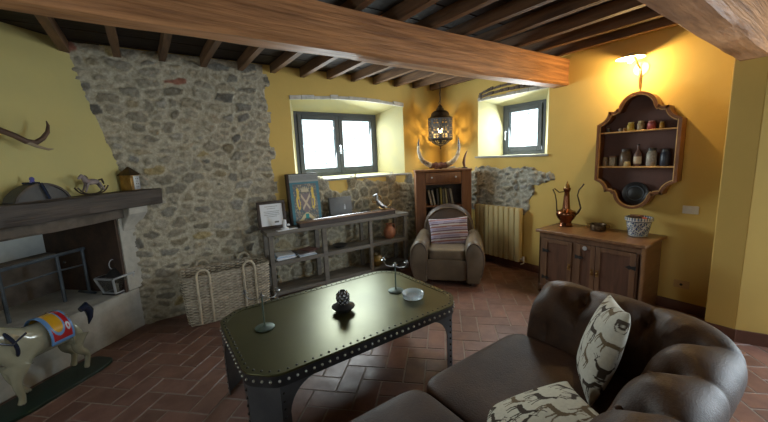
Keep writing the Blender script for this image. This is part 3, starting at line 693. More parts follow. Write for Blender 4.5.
# saddle cloth: shell over the back, painted
def cloth_pt(u, v):
    x = -.125 + u * .17; a = (v - .5) * 2 * 1.95
    return Vector((x, math.sin(a) * .134, .424 + math.cos(a) * .140))
m = MB(); m.grid(cloth_pt, 70, 140); sc = m.build('saddle_cloth', 'gloss_paint', ch)
def cloth_col(co):
    x = (co[:, 0] + .125) / .17; a = np.abs(np.arctan2(co[:, 1] / .134, (co[:, 2] - .424) / .140)) / 1.95
    c = np.tile(np.array((.13, .30, .62)), (len(co), 1))
    inner = (x > .09) & (x < .91) & (a < .91); c[inner] = (.42, .015, .02)
    tongue = (((x - .60) / .24) ** 2 + (np.maximum(a - .45, 0) / .26) ** 2 < 1)
    rim = (((x - .60) / .31) ** 2 + (np.maximum(a - .45, 0) / .34) ** 2 < 1)
    c[rim & inner] = (.16, .33, .62); c[tongue & inner] = (.62, .34, .02)
    dot = ((x - .20) / .09) ** 2 + ((a - .62) / .11) ** 2 < 1; c[dot] = (.65, .72, .80)
    dd = ((x - .20) / .04) ** 2 + ((a - .62) / .05) ** 2 < 1; c[dd] = (.45, .05, .08)
    return c
paint(sc, cloth_col); so = sc.modifiers.new('s', 'SOLIDIFY'); so.thickness = .008; so.offset = 1
m = MB(); m.tube([(-.30, 0, .50), (-.345, 0, .515), (-.375, 0, .47), (-.372, 0, .41), (-.35, 0, .36)], [.022, .036, .034, .022, .005]); m.build('tail', 'strap', ch)
m = MB()
m.tube([(.27 + .15 * t, 0, .60 + .19 * t - .04 * t * t) for t in np.linspace(0, 1, 7)], [.02, .028, .032, .032, .03, .028, .018]); m.build('mane', 'strap', ch)
m = MB(); m.tube([(.255 + .02 * math.cos(t), .125 * math.sin(t), .475 + .115 * math.cos(t) * .9) for t in np.linspace(0, 2 * PI, 25)[:-1]], .013, 8, closed=True); m.build('breast_strap', 'strap', ch)
m = MB(); m.tube([(.50 + .01 * math.cos(t), .045 * math.sin(t), .665 + .05 * math.cos(t)) for t in np.linspace(0, 2 * PI, 19)[:-1]], .008, 8, closed=True)
m.tube([(.50, SG * .05, .66), (.40, SG * .10, .58), (.28, SG * .13, .50), (.18, SG * .12, .54)], .007, 8); m.build('bridle', 'strap', ch)
for sy in (-1, 1):
    m = MB(); m.ball((.475, sy * .042, .70), .009); m.build('eye', 'black', ch)
    m = MB(); m.tube([(.42, sy * .03, .755), (.415, sy * .038, .79), (.413, sy * .04, .81)], [.014, .012, .003], 8); m.build('ear', 'tinwhite', ch)
m = MB(); m.prism([Vector((math.copysign(abs(math.cos(t)) ** .4, math.cos(t)) * .44, math.copysign(abs(math.sin(t)) ** .5, math.sin(t)) * .15, 0)) for t in np.linspace(0, 2 * PI, 41)[:-1]], (0, 0, .022)); m.build('stand', 'horsegreen', ch, bev=.004)

# ================================================================== WICKER LOG BASKET
bk = empty('wicker_basket', (.575, 3.875, 0), -.03, 'large rectangular pale wicker basket with looped cane handles against the stone wall', 'basket')
def basket():
    hw, hd, H = .415, .19, .50; rc = .06
    per = [];
    def rr(t, ex=0):
        a = t * 2 * PI; c, s = math.cos(a), math.sin(a); p = 7
        k = (abs(c) ** p + abs(s) ** p) ** (-1 / p); return k * c, k * s
    # arc-length parametrise
    N_ = 900; P = [rr(i / N_) for i in range(N_ + 1)]; P = [(x * hw, y * hd) for x, y in P]
    Ls = [0]
    for i in range(N_): Ls.append(Ls[-1] + math.hypot(P[i + 1][0] - P[i][0], P[i + 1][1] - P[i][1]))
    L = Ls[-1]
    def at(u):
        s = u * L; i = int(np.searchsorted(Ls, s)) ; i = min(max(i, 1), N_); t = (s - Ls[i - 1]) / max(Ls[i] - Ls[i - 1], 1e-9)
        return P[i - 1][0] * (1 - t) + P[i][0] * t, P[i - 1][1] * (1 - t) + P[i][1] * t, P[i][0] - P[i - 1][0], P[i][1] - P[i - 1][1]
    nst = 46; rowh = .0145; nu, nv = nst * 6, int(H / rowh) * 5
    m = MB(); cache = [at(i / nu) for i in range(nu)]
    def fn(u, v):
        x, y, dx, dy = cache[int(round(u * nu)) % nu]; l = math.hypot(dx, dy); nx, ny = dy / l, -dx / l
        row = int(v * H / rowh - 1e-6); fr = v * H / rowh - row
        ph = math.sin(u * nst * PI + (row % 2) * PI) ; b = math.sin(PI * min(max(fr, 0), 1)) ** .6
        d = .011 * ph * b + .004 * b; k = .95 + .07 * v
        return Vector((x * k + nx * d, y * k + ny * d, .004 + v * H))
    m.grid(fn, nu, nv, wrapu=True)
    ob = m.build('woven_side', 'wicker', bk, norm=True)
    def col(co):
        fr = (co[:, 2] - .004) / rowh; b = np.abs(np.sin(PI * fr)) ** .6; r = np.random.RandomState(2); rowr = r.uniform(.75, 1.1, 200)[np.clip(fr, 0, 199).astype(int)]
        return np.array((.78, .71, .57)) * (.04 + .96 * b * rowr)[:, None]  # rows fade dark into the gaps: weave shade put into the colour
    paint(ob, col); s_ = ob.modifiers.new('s', 'SOLIDIFY'); s_.thickness = .008
    m = MB(); m.prism([Vector((at(i / 60)[0] * .92, at(i / 60)[1] * .92, .004)) for i in range(60)], (0, 0, .012)); m.build('bottom', 'wickerpole', bk)
    rim = [Vector((at(i / 80)[0] * 1.02, at(i / 80)[1] * 1.02, H + .008)) for i in range(80)]
    m = MB()
    for q in range(3):
        m.tube([p + Vector((0, 0, .006 * math.sin(i * .9 + q * 2.1))) + Vector((p.x, p.y, 0)).normalized() * .007 * math.cos(i * .9 + q * 2.1) for i, p in enumerate(rim)], .008, 6, closed=True)
    m.build('braided_rim', 'wicker', bk)
    paint(bpy.data.objects[bk.children[-1].name] if False else [o for o in bpy.data.objects if o.parent is bk and o.name.startswith('braided_rim')][0], lambda co: np.tile(np.array((.43, .39, .31)), (len(co), 1)))
    for (cx, w_, yy, dn) in ((-.235, .115, -1, .02), (.20, .115, -1, .02), (-.20, .12, 1, .36), (.23, .12, 1, .36)):
        y0 = yy * (hd * 1.0 + .016); pts = []
        for z in np.linspace(dn, H + .01, 6): pts.append((cx - w_ / 2, yy * (hd * (.95 + .07 * z / H) + .014), z))
        for t in np.linspace(PI, 0, 9)[1:-1]: pts.append((cx + math.cos(t) * w_ / 2, y0, H + .01 + math.sin(t) * .07))
        for z in np.linspace(H + .01, dn, 6): pts.append((cx + w_ / 2, yy * (hd * (.95 + .07 * z / H) + .014), z))
        m = MB(); m.tube(pts, .0125, 8); m.build('handle', 'wickerpole', bk)
basket()

# ================================================================== CONSOLE SHELF
sh = empty('shelf_unit', (1.04, 3.80, 0), -.055, 'low grey weathered wooden shelf unit with open compartments under the left window', 'shelf unit')
SW, SD_, SH = 1.93, .31, .82
posts = [(0.0, .05), (.645, .055), (1.31, .045), (SW - .05, .05)]
m = MB(); m.b2((-.02, -.015, SH - .045), (SW + .02, SD_, SH)); m.build('top', 'shelfwood', sh, bev=.004)
m = MB(); m.b2((.0, SD_ - .02, SH), (SW, SD_, SH + .03)); m.build('back_rail', 'shelfwood', sh, bev=.003)
for (z0, z1) in ((.412, .460), (.055, .10)):
    m = MB(); m.b2((.0, 0.004, z0), (SW, SD_ - .002, z1)); m.build('shelf_board', 'shelfwood', sh, bev=.003)
for (x, w_) in posts:
    for y in (0, SD_ - .045):
        m = MB(); m.b2((x, y, 0), (x + w_, y + .045, SH - .046)); m.build('post', 'shelfwood', sh, bev=.003)
SHM = Matrix.Translation((1.04, 3.80, 0)) @ Matrix.Rotation(-.055, 4, 'Z')
def sat(x, y, z): return SHM @ Vector((x, y, z))
# framed certificate
fr = empty('picture_frame', sat(.115, .215, SH), -.055, 'dark framed white certificate leaning at the left end of the shelf unit', 'picture frame')
T_ = rx(-.10)
def leaning(m, c, size, bev=0.0): m.box(T_ @ Vector(c), size, T_, bev)
m = MB()
for (a, b, c, d) in ((-.165, .165, 0, .035), (-.165, .165, .295, .33), (-.165, -.13, .035, .295), (.13, .165, .035, .295)): leaning(m, ((a + b) / 2, 0, (c + d) / 2), (b - a, .022, d - c), .003)
m.build('frame', 'darkwood', fr)
m = MB(); leaning(m, (0, .004, .165), (.27, .006, .27)); m.build('certificate', 'paper', fr)
m = MB()
for z, w2 in ((.265, .15), (.24, .10), (.205, .18), (.185, .17), (.165, .18), (.145, .12)): leaning(m, (0, -.0005, z), (w2, .003, .004))
leaning(m, (.05, -.0005, .075), (.05, .003, .02)); m.build('writing', 'greybox', fr)
# heraldic board
bd = empty('heraldic_board', sat(.545, .20, SH), -.055, 'tall teal board painted with a gold heraldic figure pattern standing on the shelf unit', 'board')
m = MB(); m.box(T_ @ Vector((-.012, .036, .318)), (.40, .08, .635), T_, .003); m.build('back_box', 'darkwood', bd)
m = MB()
m.grid(lambda u, v: T_ @ Vector(((u - .5) * .37, -.0062, .006 + v * .62)), 120, 160); bf = m.build('painted_front', 'painted', bd, norm=False)
def coat(co):
    inv = np.array(T_.inverted()); q = co @ inv.T; u = q[:, 0] / .37 + .5; v = (q[:, 2] - .006) / .62
    c = np.tile(np.array((.035, .14, .19)), (len(co), 1)); U = np.abs(u - .5)
    panel = (U < .40) & (v < .80); c[panel] = (.11, .11, .10)
    n = np.sin(u * 47 + 3 * np.sin(v * 31)) * np.sin(v * 53 + 2 * np.sin(u * 29)); c[panel & (n > .55)] = (.30, .28, .22); c[panel & (n < -.65)] = (.03, .10, .16)
    shield = inpoly(U, v, [(0, .60), (.16, .62), (.17, .42), (.12, .28), (0, .20), (-.01, .20), (-.01, .6)]); c[shield] = (.16, .13, .14)
    cross = shield & ((np.abs(u - .5 - (v - .42)) < .035) | (np.abs(u - .5 + (v - .42)) < .035)); c[cross] = (.42, .36, .26)
    beast = inpoly(U, v, [(.20, .30), (.19, .42), (.22, .55), (.21, .66), (.25, .74), (.30, .70), (.29, .60), (.33, .50), (.32, .38), (.27, .28)]); c[beast] = (.55, .42, .08)
    be2 = inpoly(U, v, [(.22, .34), (.23, .5), (.27, .5), (.26, .36)]); c[be2] = (.10, .10, .22)
    crown = inpoly(U, v, [(0, .64), (.12, .64), (.14, .74), (.09, .69), (.06, .76), (.03, .69), (0, .77)]); c[crown] = (.40, .36, .25)
    scroll = (np.abs(v - (.10 + .08 * np.cos(U * 9))) < .045) & (U < .36); c[scroll] = (.48, .42, .24)
    gem = (U < .06) & (np.abs(v - .15) < .045); c[gem] = (.02, .22, .22)
    c *= 1.45
    band = v > .84; c[band] = (.30, .33, .33); c[band & (np.sin(u * 90 + 8 * np.sin(v * 60)) > .5) & (v < .97) & (v > .88)] = (.12, .13, .14)
    return c
paint(bf, coat)
# grey box with emblem
gb = empty('grey_case', sat(1.05, .235, SH), -.055, 'dark grey rectangular case with a small pale emblem leaning behind the long box', 'case')
m = MB(); m.box(T_ @ Vector((-.02, .02, .150)), (.32, .05, .28), T_, .005); m.build('case_body', 'greybox', gb)
m = MB(); m.box(T_ @ Vector((.03, -.007, .145)), (.028, .004, .05), T_, .003); m.ball(T_ @ Vector((.03, -.008, .178)), .011, (1, .3, 1)); m.build('emblem', 'tinwhite', gb)
# long wooden case with sword
lb = empty('long_wooden_case', sat(1.06, .06, SH), -.035, 'long flat brown wooden case along the front of the shelf unit', 'case')
m = MB(); m.b2((-.69, -.05, 0), (.69, .06, .05)); m.build('case_body', 'darkwood', lb, bev=.004)
m = MB(); m.b2((-.70, -.056, .05), (.70, .066, .064)); m.build('lid', 'sidewood', lb, bev=.004)
sw = empty('sword', sat(1.06, .06, SH + .066), -.03, 'long slim silver sword lying on the long wooden case', 'sword')
m = MB(); m.hexa([(-.50, -.002, .004), (.50, -.014, .004), (.50, .014, .004), (-.50, .002, .004), (-.50, -.001, .011), (.50, -.006, .013), (.50, .006, .013), (-.50, .001, .011)]); m.build('blade', 'silver', sw, smooth=False)
m = MB(); m.tube([(.505, -.075, .035), (.51, -.03, .014), (.51, 0, .012), (.51, .03, .014), (.505, .075, .035)], [.008, .009, .012, .009, .008]); m.tube([(.51, -.04, .014), (.56, -.055, .02), (.62, -.03, .016), (.635, 0, .012)], .005, 8); m.build('guard', 'brass', sw)
m = MB(); m.tube([(.51, 0, .012), (.56, 0, .013), (.63, 0, .012)], [.011, .014, .010]); m.ball((.645, 0, .015), .016); m.build('grip', 'darkwood', sw)
# ornate figurine behind the hilt
og = empty('metal_figurine', sat(1.63, .212, SH), -.4, 'small ornate gold and silver rearing figurine at the right end of the shelf unit', 'figurine')
m = MB(); m.lathe((0, 0, 0), [(.05, 0), (.05, .012), (.03, .03), (.02, .04)], 16); m.build('base', 'black', og)
m = MB(); m.tube([(.07, 0, .06), (.02, 0, .075), (-.02, 0, .11), (-.045, 0, .155), (-.035, 0, .20)], [.012, .022, .026, .018, .015]); m.tube([(-.035, 0, .205), (-.07, 0, .195), (-.085, 0, .18)], [.016, .012, .007])
for a in ((0.02, .02), (.03, -.02)): m.tube([(a[0], a[1], .08), (a[0] + .03, a[1], .045), (a[0], a[1], .03)], [.010, .007, .006], 8)
m.build('body', 'steel', og)
m = MB(); m.tube([(-.03, .015, .14), (-.08, .025, .15), (-.09, .025, .12)], .006, 8); m.tube([(-.03, -.015, .135), (-.075, -.02, .125), (-.095, -.02, .14)], .006, 8); m.tube([(.065, 0, .06), (.11, 0, .08), (.12, 0, .12), (.10, 0, .14)], [.008, .010, .008, .003]); m.tube([(-.03, 0, .21), (0, 0, .18), (.01, 0, .14)], [.006, .010, .005]); m.build('trim', 'brass', og)
og.scale = (1.3, 1.3, 1.3)
# white figurine and papers
wp = empty('paper_sheet', sat(.22, .02, SH + .001), .05, 'white sheet of paper lying on the left corner of the shelf unit', 'paper')
wp2 = MB(); wp2.box((0, 0, .003), (.24, .075, .006), rz(.06), .001); wp2.build('sheet', 'paper', wp)
wf = empty('white_figurine', sat(.205, .045, SH + .0075), 0, 'small white column-shaped figurine in front of the framed certificate', 'figurine')
m = MB(); m.lathe((0, 0, 0), [(.045, 0), (.045, .012), (.022, .02), (.020, .05), (.024, .062), (.022, .105), (.012, .112), (.002, .113)], 20); m.build('column', 'paper', wf)
m = MB(); m.ball((.045, -.0, .045), .018, (1, .8, .8)); m.build('handle', 'paper', wf)
# magazines on the middle shelf
spec = [(.18, .13, .0, .20, .27, .10, (.72, .78, .84)), (.19, .13, .012, .24, .30, .0, (.75, .80, .86)), (.185, .14, .026, .22, .29, .06, (.45, .62, .80)), (.20, .13, .038, .20, .26, -.08, (.70, .77, .84)),
        (.45, .12, .0, .22, .30, .05, (.60, .70, .80)), (.46, .13, .014, .20, .26, -.10, (.74, .78, .82)), (.44, .13, .026, .20, .28, .20, (.12, .10, .10)), (.52, .15, .037, .16, .22, .45, (.18, .09, .08))]
labs = ['bottom white magazine of the left pile on the middle shelf', 'second white magazine from the bottom of the left pile on the middle shelf', 'pale blue magazine near the top of the left pile on the middle shelf', 'white magazine on top of the left pile on the middle shelf',
        'pale blue-grey magazine at the bottom of the right pile on the middle shelf', 'white magazine in the middle of the right pile on the middle shelf', 'black magazine in the right pile on the middle shelf', 'dark red-brown leaflet lying on top of the right pile of magazines']
for (x, y, z, wd, dp, a, c), lab in zip(spec, labs):
    m = MB(); m.box((0, 0, .006), (wd, dp * .82, .0105), bev=.001)
    o = m.build('magazine', mat('magazine_cover', c, .4), smooth=False); o.location = sat(x, y + .02, .4605 + z); o.rotation_euler = (0, 0, a - .05)
    tag(o, lab, 'magazine', 'magazines on the middle shelf')
# jug and bowl
jg = empty('clay_jug', sat(1.70, .12, .4605), 0, 'round terracotta clay jug on the right end of the middle shelf', 'jug')
m = MB(); m.lathe((0, 0, 0), [(.045, 0), (.07, .02), (.088, .07), (.085, .115), (.06, .155), (.042, .175), (.045, .20), (.056, .212), (.046, .208), (.036, .18), (.03, .15)], 28, caps=False); m.lathe((0, 0, .002), [(.001, 0), (.044, 0)], 28, caps=False); m.build('jug_body', 'terracotta', jg)
m = MB(); m.tube([(.05, 0, .20), (.09, 0, .19), (.10, 0, .15), (.083, 0, .10)], .009, 8); m.build('handle', 'terracotta', jg)
cp = empty('clay_plate', sat(.93, .14, .4605), 0, 'dark shallow dish on the middle shelf beside the magazines', 'dish')
m = MB(); m.lathe((0, 0, 0), [(.04, 0), (.06, .006), (.10, .035), (.096, .037), (.055, .012), (.001, .01)], 24, caps=False); m.build('dish_body', 'darkgreywood', cp)
vj = empty('olive_pot', sat(1.47, .13, .101), 0, 'small olive and amber glazed pot on the bottom shelf', 'pot')
m = MB(); m.lathe((0, 0, 0), [(.05, 0), (.085, .03), (.10, .08), (.08, .13), (.055, .15), (.062, .165), (.05, .162), (.045, .14)], 24, caps=False); m.build('pot_body', mat('amber_glaze', (.34, .22, .05), .3, c2=(.16, .13, .05), scale=14), vj)

# ================================================================== CORNER BOOKCASE (facing the middle of the room)
BA = math.atan2(-.47, .66)           # direction of the bookcase front (viewer's right)
bc = empty('bookcase', (3.475, 3.462, 0), BA, 'reddish brown wooden corner bookcase with one drawer and an open shelf of books', 'bookcase')
BW, BD, BH = .80, .30, 1.40
for s in (-1, 1):
    m = MB(); m.b2((s * BW / 2, 0, 0), (s * (BW / 2 - .14), .03, BH - .03)); m.b2((s * BW / 2, .03, 0), (s * (BW / 2 - .02), BD, BH - .03)); m.build('side_panel', 'bookwood', bc, bev=.004)
m = MB(); m.b2((-BW / 2 - .01, -.012, BH - .03), (BW / 2 + .01, BD, BH)); m.build('top', 'bookwood', bc, bev=.005)
for z in (.06, .50, .86, 1.185):
    m = MB(); m.b2((-BW / 2 + .02, .004, z), (BW / 2 - .02, BD - .015, z + .022)); m.build('shelf_board', 'bookwood', bc, bev=.002)
m = MB(); m.b2((-BW / 2 + .02, BD - .014, .06), (BW / 2 - .02, BD - .002, BH - .03)); m.build('back_panel', 'darkwood', bc)
m = MB(); m.b2((-.255, -.006, 1.212), (.255, .24, 1.362), .004); dr = m.build('drawer', 'bookwood', bc)
for x in (-.17, .17):
    m = MB(); m.lathe((0, 0, 0), [(.006, 0), (.006, .012), (.013, .018), (.012, .026), (.004, .03)], 14); o = m.build('knob', 'tinwhite', dr); o.rotation_euler = (PI / 2, 0, 0); o.location = (x, -.006, 1.29)
BM = Matrix.Translation((3.475, 3.462, 0)) @ Matrix.Rotation(BA, 4, 'Z')
bks = [(.030, .22, (.30, .27, .22), 'pale grey book, first from the left on the bookcase shelf', -.22), (.022, .21, (.42, .38, .30), 'cream spined book, second from the left on the bookcase shelf', -.20), (.030, .235, (.05, .05, .045), 'black book, third from the left on the bookcase shelf', -.06),
       (.022, .245, (.33, .27, .06), 'tall yellow spined book in the middle of the bookcase shelf', -.04), (.028, .22, (.10, .10, .08), 'dark olive book right of the tall yellow one', -.05), (.024, .235, (.36, .33, .20), 'pale yellow-green book with dark neighbours on both sides', -.10),
       (.026, .225, (.06, .045, .04), 'dark brown book, second from the right in the bookcase row', -.13), (.030, .23, (.28, .28, .25), 'grey leaning book at the right end of the row', -.17)]
x = -.165
for i, (t, h, c, lab, lean) in enumerate(bks):
    r = empty('book', BM @ Vector((x, .06, .8825)), BA, lab, 'book', 'books on the open shelf of the bookcase')
    L_ = Matrix.Rotation(lean, 3, 'Y'); off = abs(math.sin(lean)) * t * .5
    m = MB(); cm = mat('book_cover', c, .55, c2=tuple(k * .8 for k in c), scale=30)
    for (a, b) in ((-t / 2, -t / 2 + .003), (t / 2 - .003, t / 2)): m.box(L_ @ Vector(((a + b) / 2, .075, h / 2)) + Vector((0, 0, off)), (.003, .15, h), L_)
    m.box(L_ @ Vector((0, .0015, h / 2)) + Vector((0, 0, off)), (t, .003, h), L_)
    m.build('cover', cm, r, smooth=False)
    m = MB(); m.box(L_ @ Vector((0, .077, h / 2)) + Vector((0, 0, off)), (t - .007, .143, h - .008), L_); m.build('pages', 'paper' if False else 'candle', r, smooth=False)
    x += t + .0135 + (abs(lean - (bks[i + 1][4] if i < 7 else lean)) * .10)
# horn mount on the bookcase
ho = empty('horn_mount', BM @ Vector((-.045, .12, BH)), BA, 'pair of large upcurved bull horns on a red-brown boss standing on the bookcase', 'horns')
m = MB(); m.grid(lambda u, v: Vector(((u - .5) * .30, math.cos(v * 2 * PI) * (.042 + .006 * math.sin(u * 19)) * (.65 + .35 * math.sin(PI * u)), .052 + .018 * abs(u - .5) + math.sin(v * 2 * PI) * (.048 + .006 * math.sin(u * 23)) * (.7 + .3 * math.sin(PI * u)))), 30, 21); m.build('boss', 'hornfur', ho)
for s in (-1, 1):
    p = [(.12, 0, .062), (.18, 0, .085), (.245, 0, .13), (.293, 0, .20), (.313, 0, .28), (.312, 0, .35)]
    m = MB(); m.tube([(s * a, b, c) for a, b, c in p], [.040, .038, .034, .028, .021, .016], 14); h_ = m.build('horn', 'horn', ho)
    m = MB(); m.tube([(s * .3125, 0, .345), (s * .308, 0, .40), (s * .300, 0, .455)], [.0165, .011, .002], 14); m.build('horn_tip', 'horntip', h_)
ho.scale = (.94, 1, 1)
pt = empty('horn_shadow_shape', BM @ Vector((.33, .13, BH)), BA, 'slender brown curved shape in place of the horn shadow at the right end of the bookcase top', 'figurine')  # solid stand-in for the shadow cast by the right horn
m = MB(); m.lathe((0, 0, 0), [(.045, 0), (.045, .012), (.02, .02)], 16); m.build('base', 'darkwood', pt)
m = MB(); m.tube([(0, 0, .02), (-.012, 0, .08), (.0, 0, .15), (.02, 0, .21), (.045, 0, .26)], [.016, .024, .018, .012, .004]); m.build('figure', 'sidewood', pt)

# ================================================================== ARMCHAIR
AA = math.atan2(-.75, .66)
ac = empty('armchair', (3.15, 3.08, 0), AA, 'worn brown leather club armchair with round back and rolled arms in the corner', 'armchair')
# local: +x viewer's right, -y towards the viewer, origin at centre of the chair
def pillow_box(m, c, size, pw=4.0, nu=40, nv=22, squash=(1, 1, 1), rot=None):
    c = Vector(c)
    def fn(u, v):
        a = u * 2 * PI; b = (v - .5) * PI
        f = lambda t: math.copysign(abs(t) ** (2 / pw), t)
        x = f(math.cos(b)) * f(math.cos(a)); y = f(math.cos(b)) * f(math.sin(a)); z = f(math.sin(b))
        p = Vector((x * size[0] / 2, y * size[1] / 2, z * size[2] / 2))
        return c + (rot @ p if rot is not None else p)
    m.grid(fn, nu, nv, wrapu=True)
m = MB(); pillow_box(m, (0, .02, .20), (.62, .72, .30), 9); m.build('seat_base', 'armdark', ac)
m = MB(); pillow_box(m, (0, -.06, .385), (.50, .60, .15), 6); m.build('seat_cushion', 'armleather', ac)
# front panel with welt
m = MB(); pillow_box(m, (0, -.345, .20), (.50, .05, .27), 8); m.build('front_panel', 'armleather', ac)
# arms: rounded horseshoe section swept front to back, bulging outwards
for s in (-1, 1):
    def afn(u, v, s=s):
        y = -.39 + u * .62
        e = min(1, math.sqrt(max(0, 1 - (max(0, .10 - u) / .10) ** 2)) * 1.0 + .0) if u < .10 else 1
        e = .82 + .18 * e
        hgt = .585 + .03 * u; wd = .098
        a = (v) * PI
        # arch profile: straight sides then half circle
        if v < .25: t = v / .25; px, pz = 1.0 - .30 * (1 - t) ** 1.5, .05 + (hgt - .15 - .05) * t
        elif v > .75: t = (1 - v) / .25; px, pz = -1.0 + .12 * (1 - t), .05 + (hgt - .15 - .05) * t
        else:
            t = (v - .25) / .5 * PI; px, pz = math.cos(t), hgt - .15 + math.sin(t) * .13
        bulge = .04 * math.sin(PI * min(1, max(0, (pz - .05) / .5))) * (1 if px > 0 else 0)
        return Vector((s * (.325 + (px * wd + bulge) * e), y, .05 + (pz - .05) * (e * .5 + .5)))
    m = MB(); vs = m.grid(afn, 24, 36); m.face([q for q in vs[0]]); m.face([q for q in reversed(vs[-1])]); m.build('arm', 'armleather', ac, ang=55)
    m = MB(); pts = [afn(.03, v) + Vector((0, -.012, 0)) for v in np.linspace(0.06, .94, 24)]; m.tube([(p.x * 1 + (s * .325 - p.x) * .12, p.y, p.z - .01) for p in pts], .008, 8); m.build('piping', 'armdark', ac)
# back: arched slab, slightly curved and leaning
def bfn(u, v):
    # u around arch outline, v through thickness (0 front .. 1 back), rounded
    t = u; W2 = .345; H = .93
    if t < .25: k = t / .25; x, z = -W2, .10 + (.56 - .10) * k
    elif t > .75: k = (1 - t) / .25; x, z = W2, .10 + (.56 - .10) * k
    else: a = PI - (t - .25) / .5 * PI; x, z = W2 * math.cos(a), .56 + (H - .56) * math.sin(a) ** .85
    th = .20; ph = v * PI; r = .06
    ins = 1 - .14 * (1 - math.sin(ph) ** .5)
    x *= ins; z = .10 + (z - .10) * (ins if z > .3 else 1)
    y = .16 + v * th + (z - .4) * .16 + .0
    return Vector((x, y, z))
m = MB(); vs = m.grid(bfn, 48, 12); m.face([q[0] for q in vs]); m.face([q[-1] for q in reversed(vs)]); m.build('backrest', 'armdark', ac, ang=50)
m = MB(); m.tube([bfn(u, .12) + Vector((0, -.008, 0)) for u in np.linspace(.05, .95, 40)], .008, 8); m.build('piping', 'armleather', ac)
for sx in (-.30, .30):
    for sy in (-.32, .30):
        m = MB(); m.cyl((sx, sy, 0), (sx, sy, .06), .022, .03); m.build('foot', 'darkwood', ac)
# striped cushion
AM = Matrix.Translation((3.15, 3.08, 0)) @ Matrix.Rotation(AA, 4, 'Z')
def cushion(name, loc, rot, w_, h_, t_, fn, label, cat='cushion', n=90, pw=.42, pinch=.07):
    m = MB()
    def face(sgn):
        def f(u, v):
            a, b = 2 * u - 1, 2 * v - 1
            z = sgn * t_ / 2 * max(0, (1 - a ** 2) * (1 - b ** 2)) ** pw
            wr = sgn * .004 * math.sin(a * 5 + b * 3) * (1 - a * a) * (1 - b * b)
            return Vector((a * w_ / 2 * (1 - pinch * (1 - b * b)), b * h_ / 2 * (1 - pinch * (1 - a * a)), z + wr))
        return f
    m.grid(face(1), n, n); m.grid(face(-1), n, n, flip=True)
    bmesh.ops.remove_doubles(m.bm, verts=m.bm.verts, dist=1e-5)
    o = m.build(name, 'fabric', ang=80); o.location = loc; o.rotation_euler = rot
    paint(o, lambda co: fn(co[:, 0] / w_ + .5, co[:, 1] / h_ + .5, co[:, 2])); return tag(o, label, cat)
def stripes(u, v, z):
    c = np.tile(np.array((.40, .36, .46)), (len(u), 1)); k = (v * 16) % 4
    c[(k > .0) & (k < .7)] = (.16, .10, .13); c[(k > 1.3) & (k < 1.7)] = (.24, .20, .30); c[(k > 2.4) & (k < 3.1)] = (.30, .13, .10); c[(k > 3.4)] = (.56, .52, .50); return c
cushion('striped_cushion', AM @ Vector((.02, .035, .595)), (math.radians(68), math.radians(-3), AA + .16), .52, .38, .14, stripes, 'lilac, grey and brown striped cushion on the brown club armchair', n=60)

# ================================================================== RADIATOR
ra = empty('radiator', (XB - .085, 2.945, .115), PI / 2, 'cream cast radiator with vertical columns on the right wall under the small window', 'radiator')
m = MB(); nsec = 9; rw = .76
for i in range(nsec):
    x = -rw / 2 + rw * (i + .5) / nsec
    m.box((x, -.0, .375), (rw / nsec - .006, .085, .74), bev=.018, seg=3)
m.cyl((-rw / 2, 0, .05), (rw / 2, 0, .05), .018); m.cyl((-rw / 2, 0, .70), (rw / 2, 0, .70), .018)
m.build('columns', 'radiator', ra, kind='stuff' if False else None)
for s, nm in ((-1, 'valve'), (1, 'vent')):
    m = MB(); m.cyl((s * rw / 2, 0, .70 if s > 0 else .05), (s * (rw / 2 + .05), 0, .70 if s > 0 else .05), .012)
    m.cyl((s * (rw / 2 + .04), 0, (.70 if s > 0 else .05) - .02), (s * (rw / 2 + .04), 0, (.70 if s > 0 else .05) + .04), .016); m.build(nm, 'outlet', ra)
m = MB(); m.tube([(-rw / 2 - .045, 0, .05), (-rw / 2 - .045, .0, .0), (-rw / 2 - .045, .05, -.0), (-rw / 2 - .045, .07, 0)], .008, 8); m.build('pipe', 'outlet', ra)

# ================================================================== SIDEBOARD
sb = empty('sideboard', (3.56, 1.08, 0), PI / 2, 'old brown pine sideboard with three panelled doors and iron hinges under the wall cabinet', 'sideboard')
# local: x along +Y world (0..0.97), y = -X world (0 front) -> negative y goes into the wall
LW, LD = .965, .53
def sbb(m, x0, x1, y0, y1, z0, z1, bev=0): m.b2((x0, -y0, z0), (x1, -y1, z1), bev)
m = MB(); sbb(m, 0, .02, .0, LD, .0, .70); m.build('side_panel', 'sidetop', sb, bev=.003)  # right side in the paler top wood: light falling there put into colour
m = MB(); sbb(m, LW - .02, LW, .0, LD, .0, .70); m.build('side_panel', 'sidewood', sb, bev=.003)
m = MB(); sbb(m, .02, LW - .02, LD - .015, LD, .0, .70); sbb(m, .02, LW - .02, .02, LD - .015, .08, .10); m.build('carcass', 'darkwood', sb, smooth=False)
m = MB(); sbb(m, -.035, LW + .035, -.03, LD + .005, .70, .732); m.build('top', 'sidetop', sb, bev=.006)
m = MB(); sbb(m, .0, LW, -.003, .02, .645, .699); m.build('rail', 'sidewood', sb, bev=.003)
m = MB(); sbb(m, .0, LW, -.003, .02, .03, .09); m.build('plinth', 'sidewood', sb, bev=.003)
for (x0, x1) in ((0, .034), (.563, .60), (LW - .05, LW)):
    m = MB(); sbb(m, x0, x1, -.0, .02, .09, .645); m.build('stile', 'sidewood', sb, bev=.002)
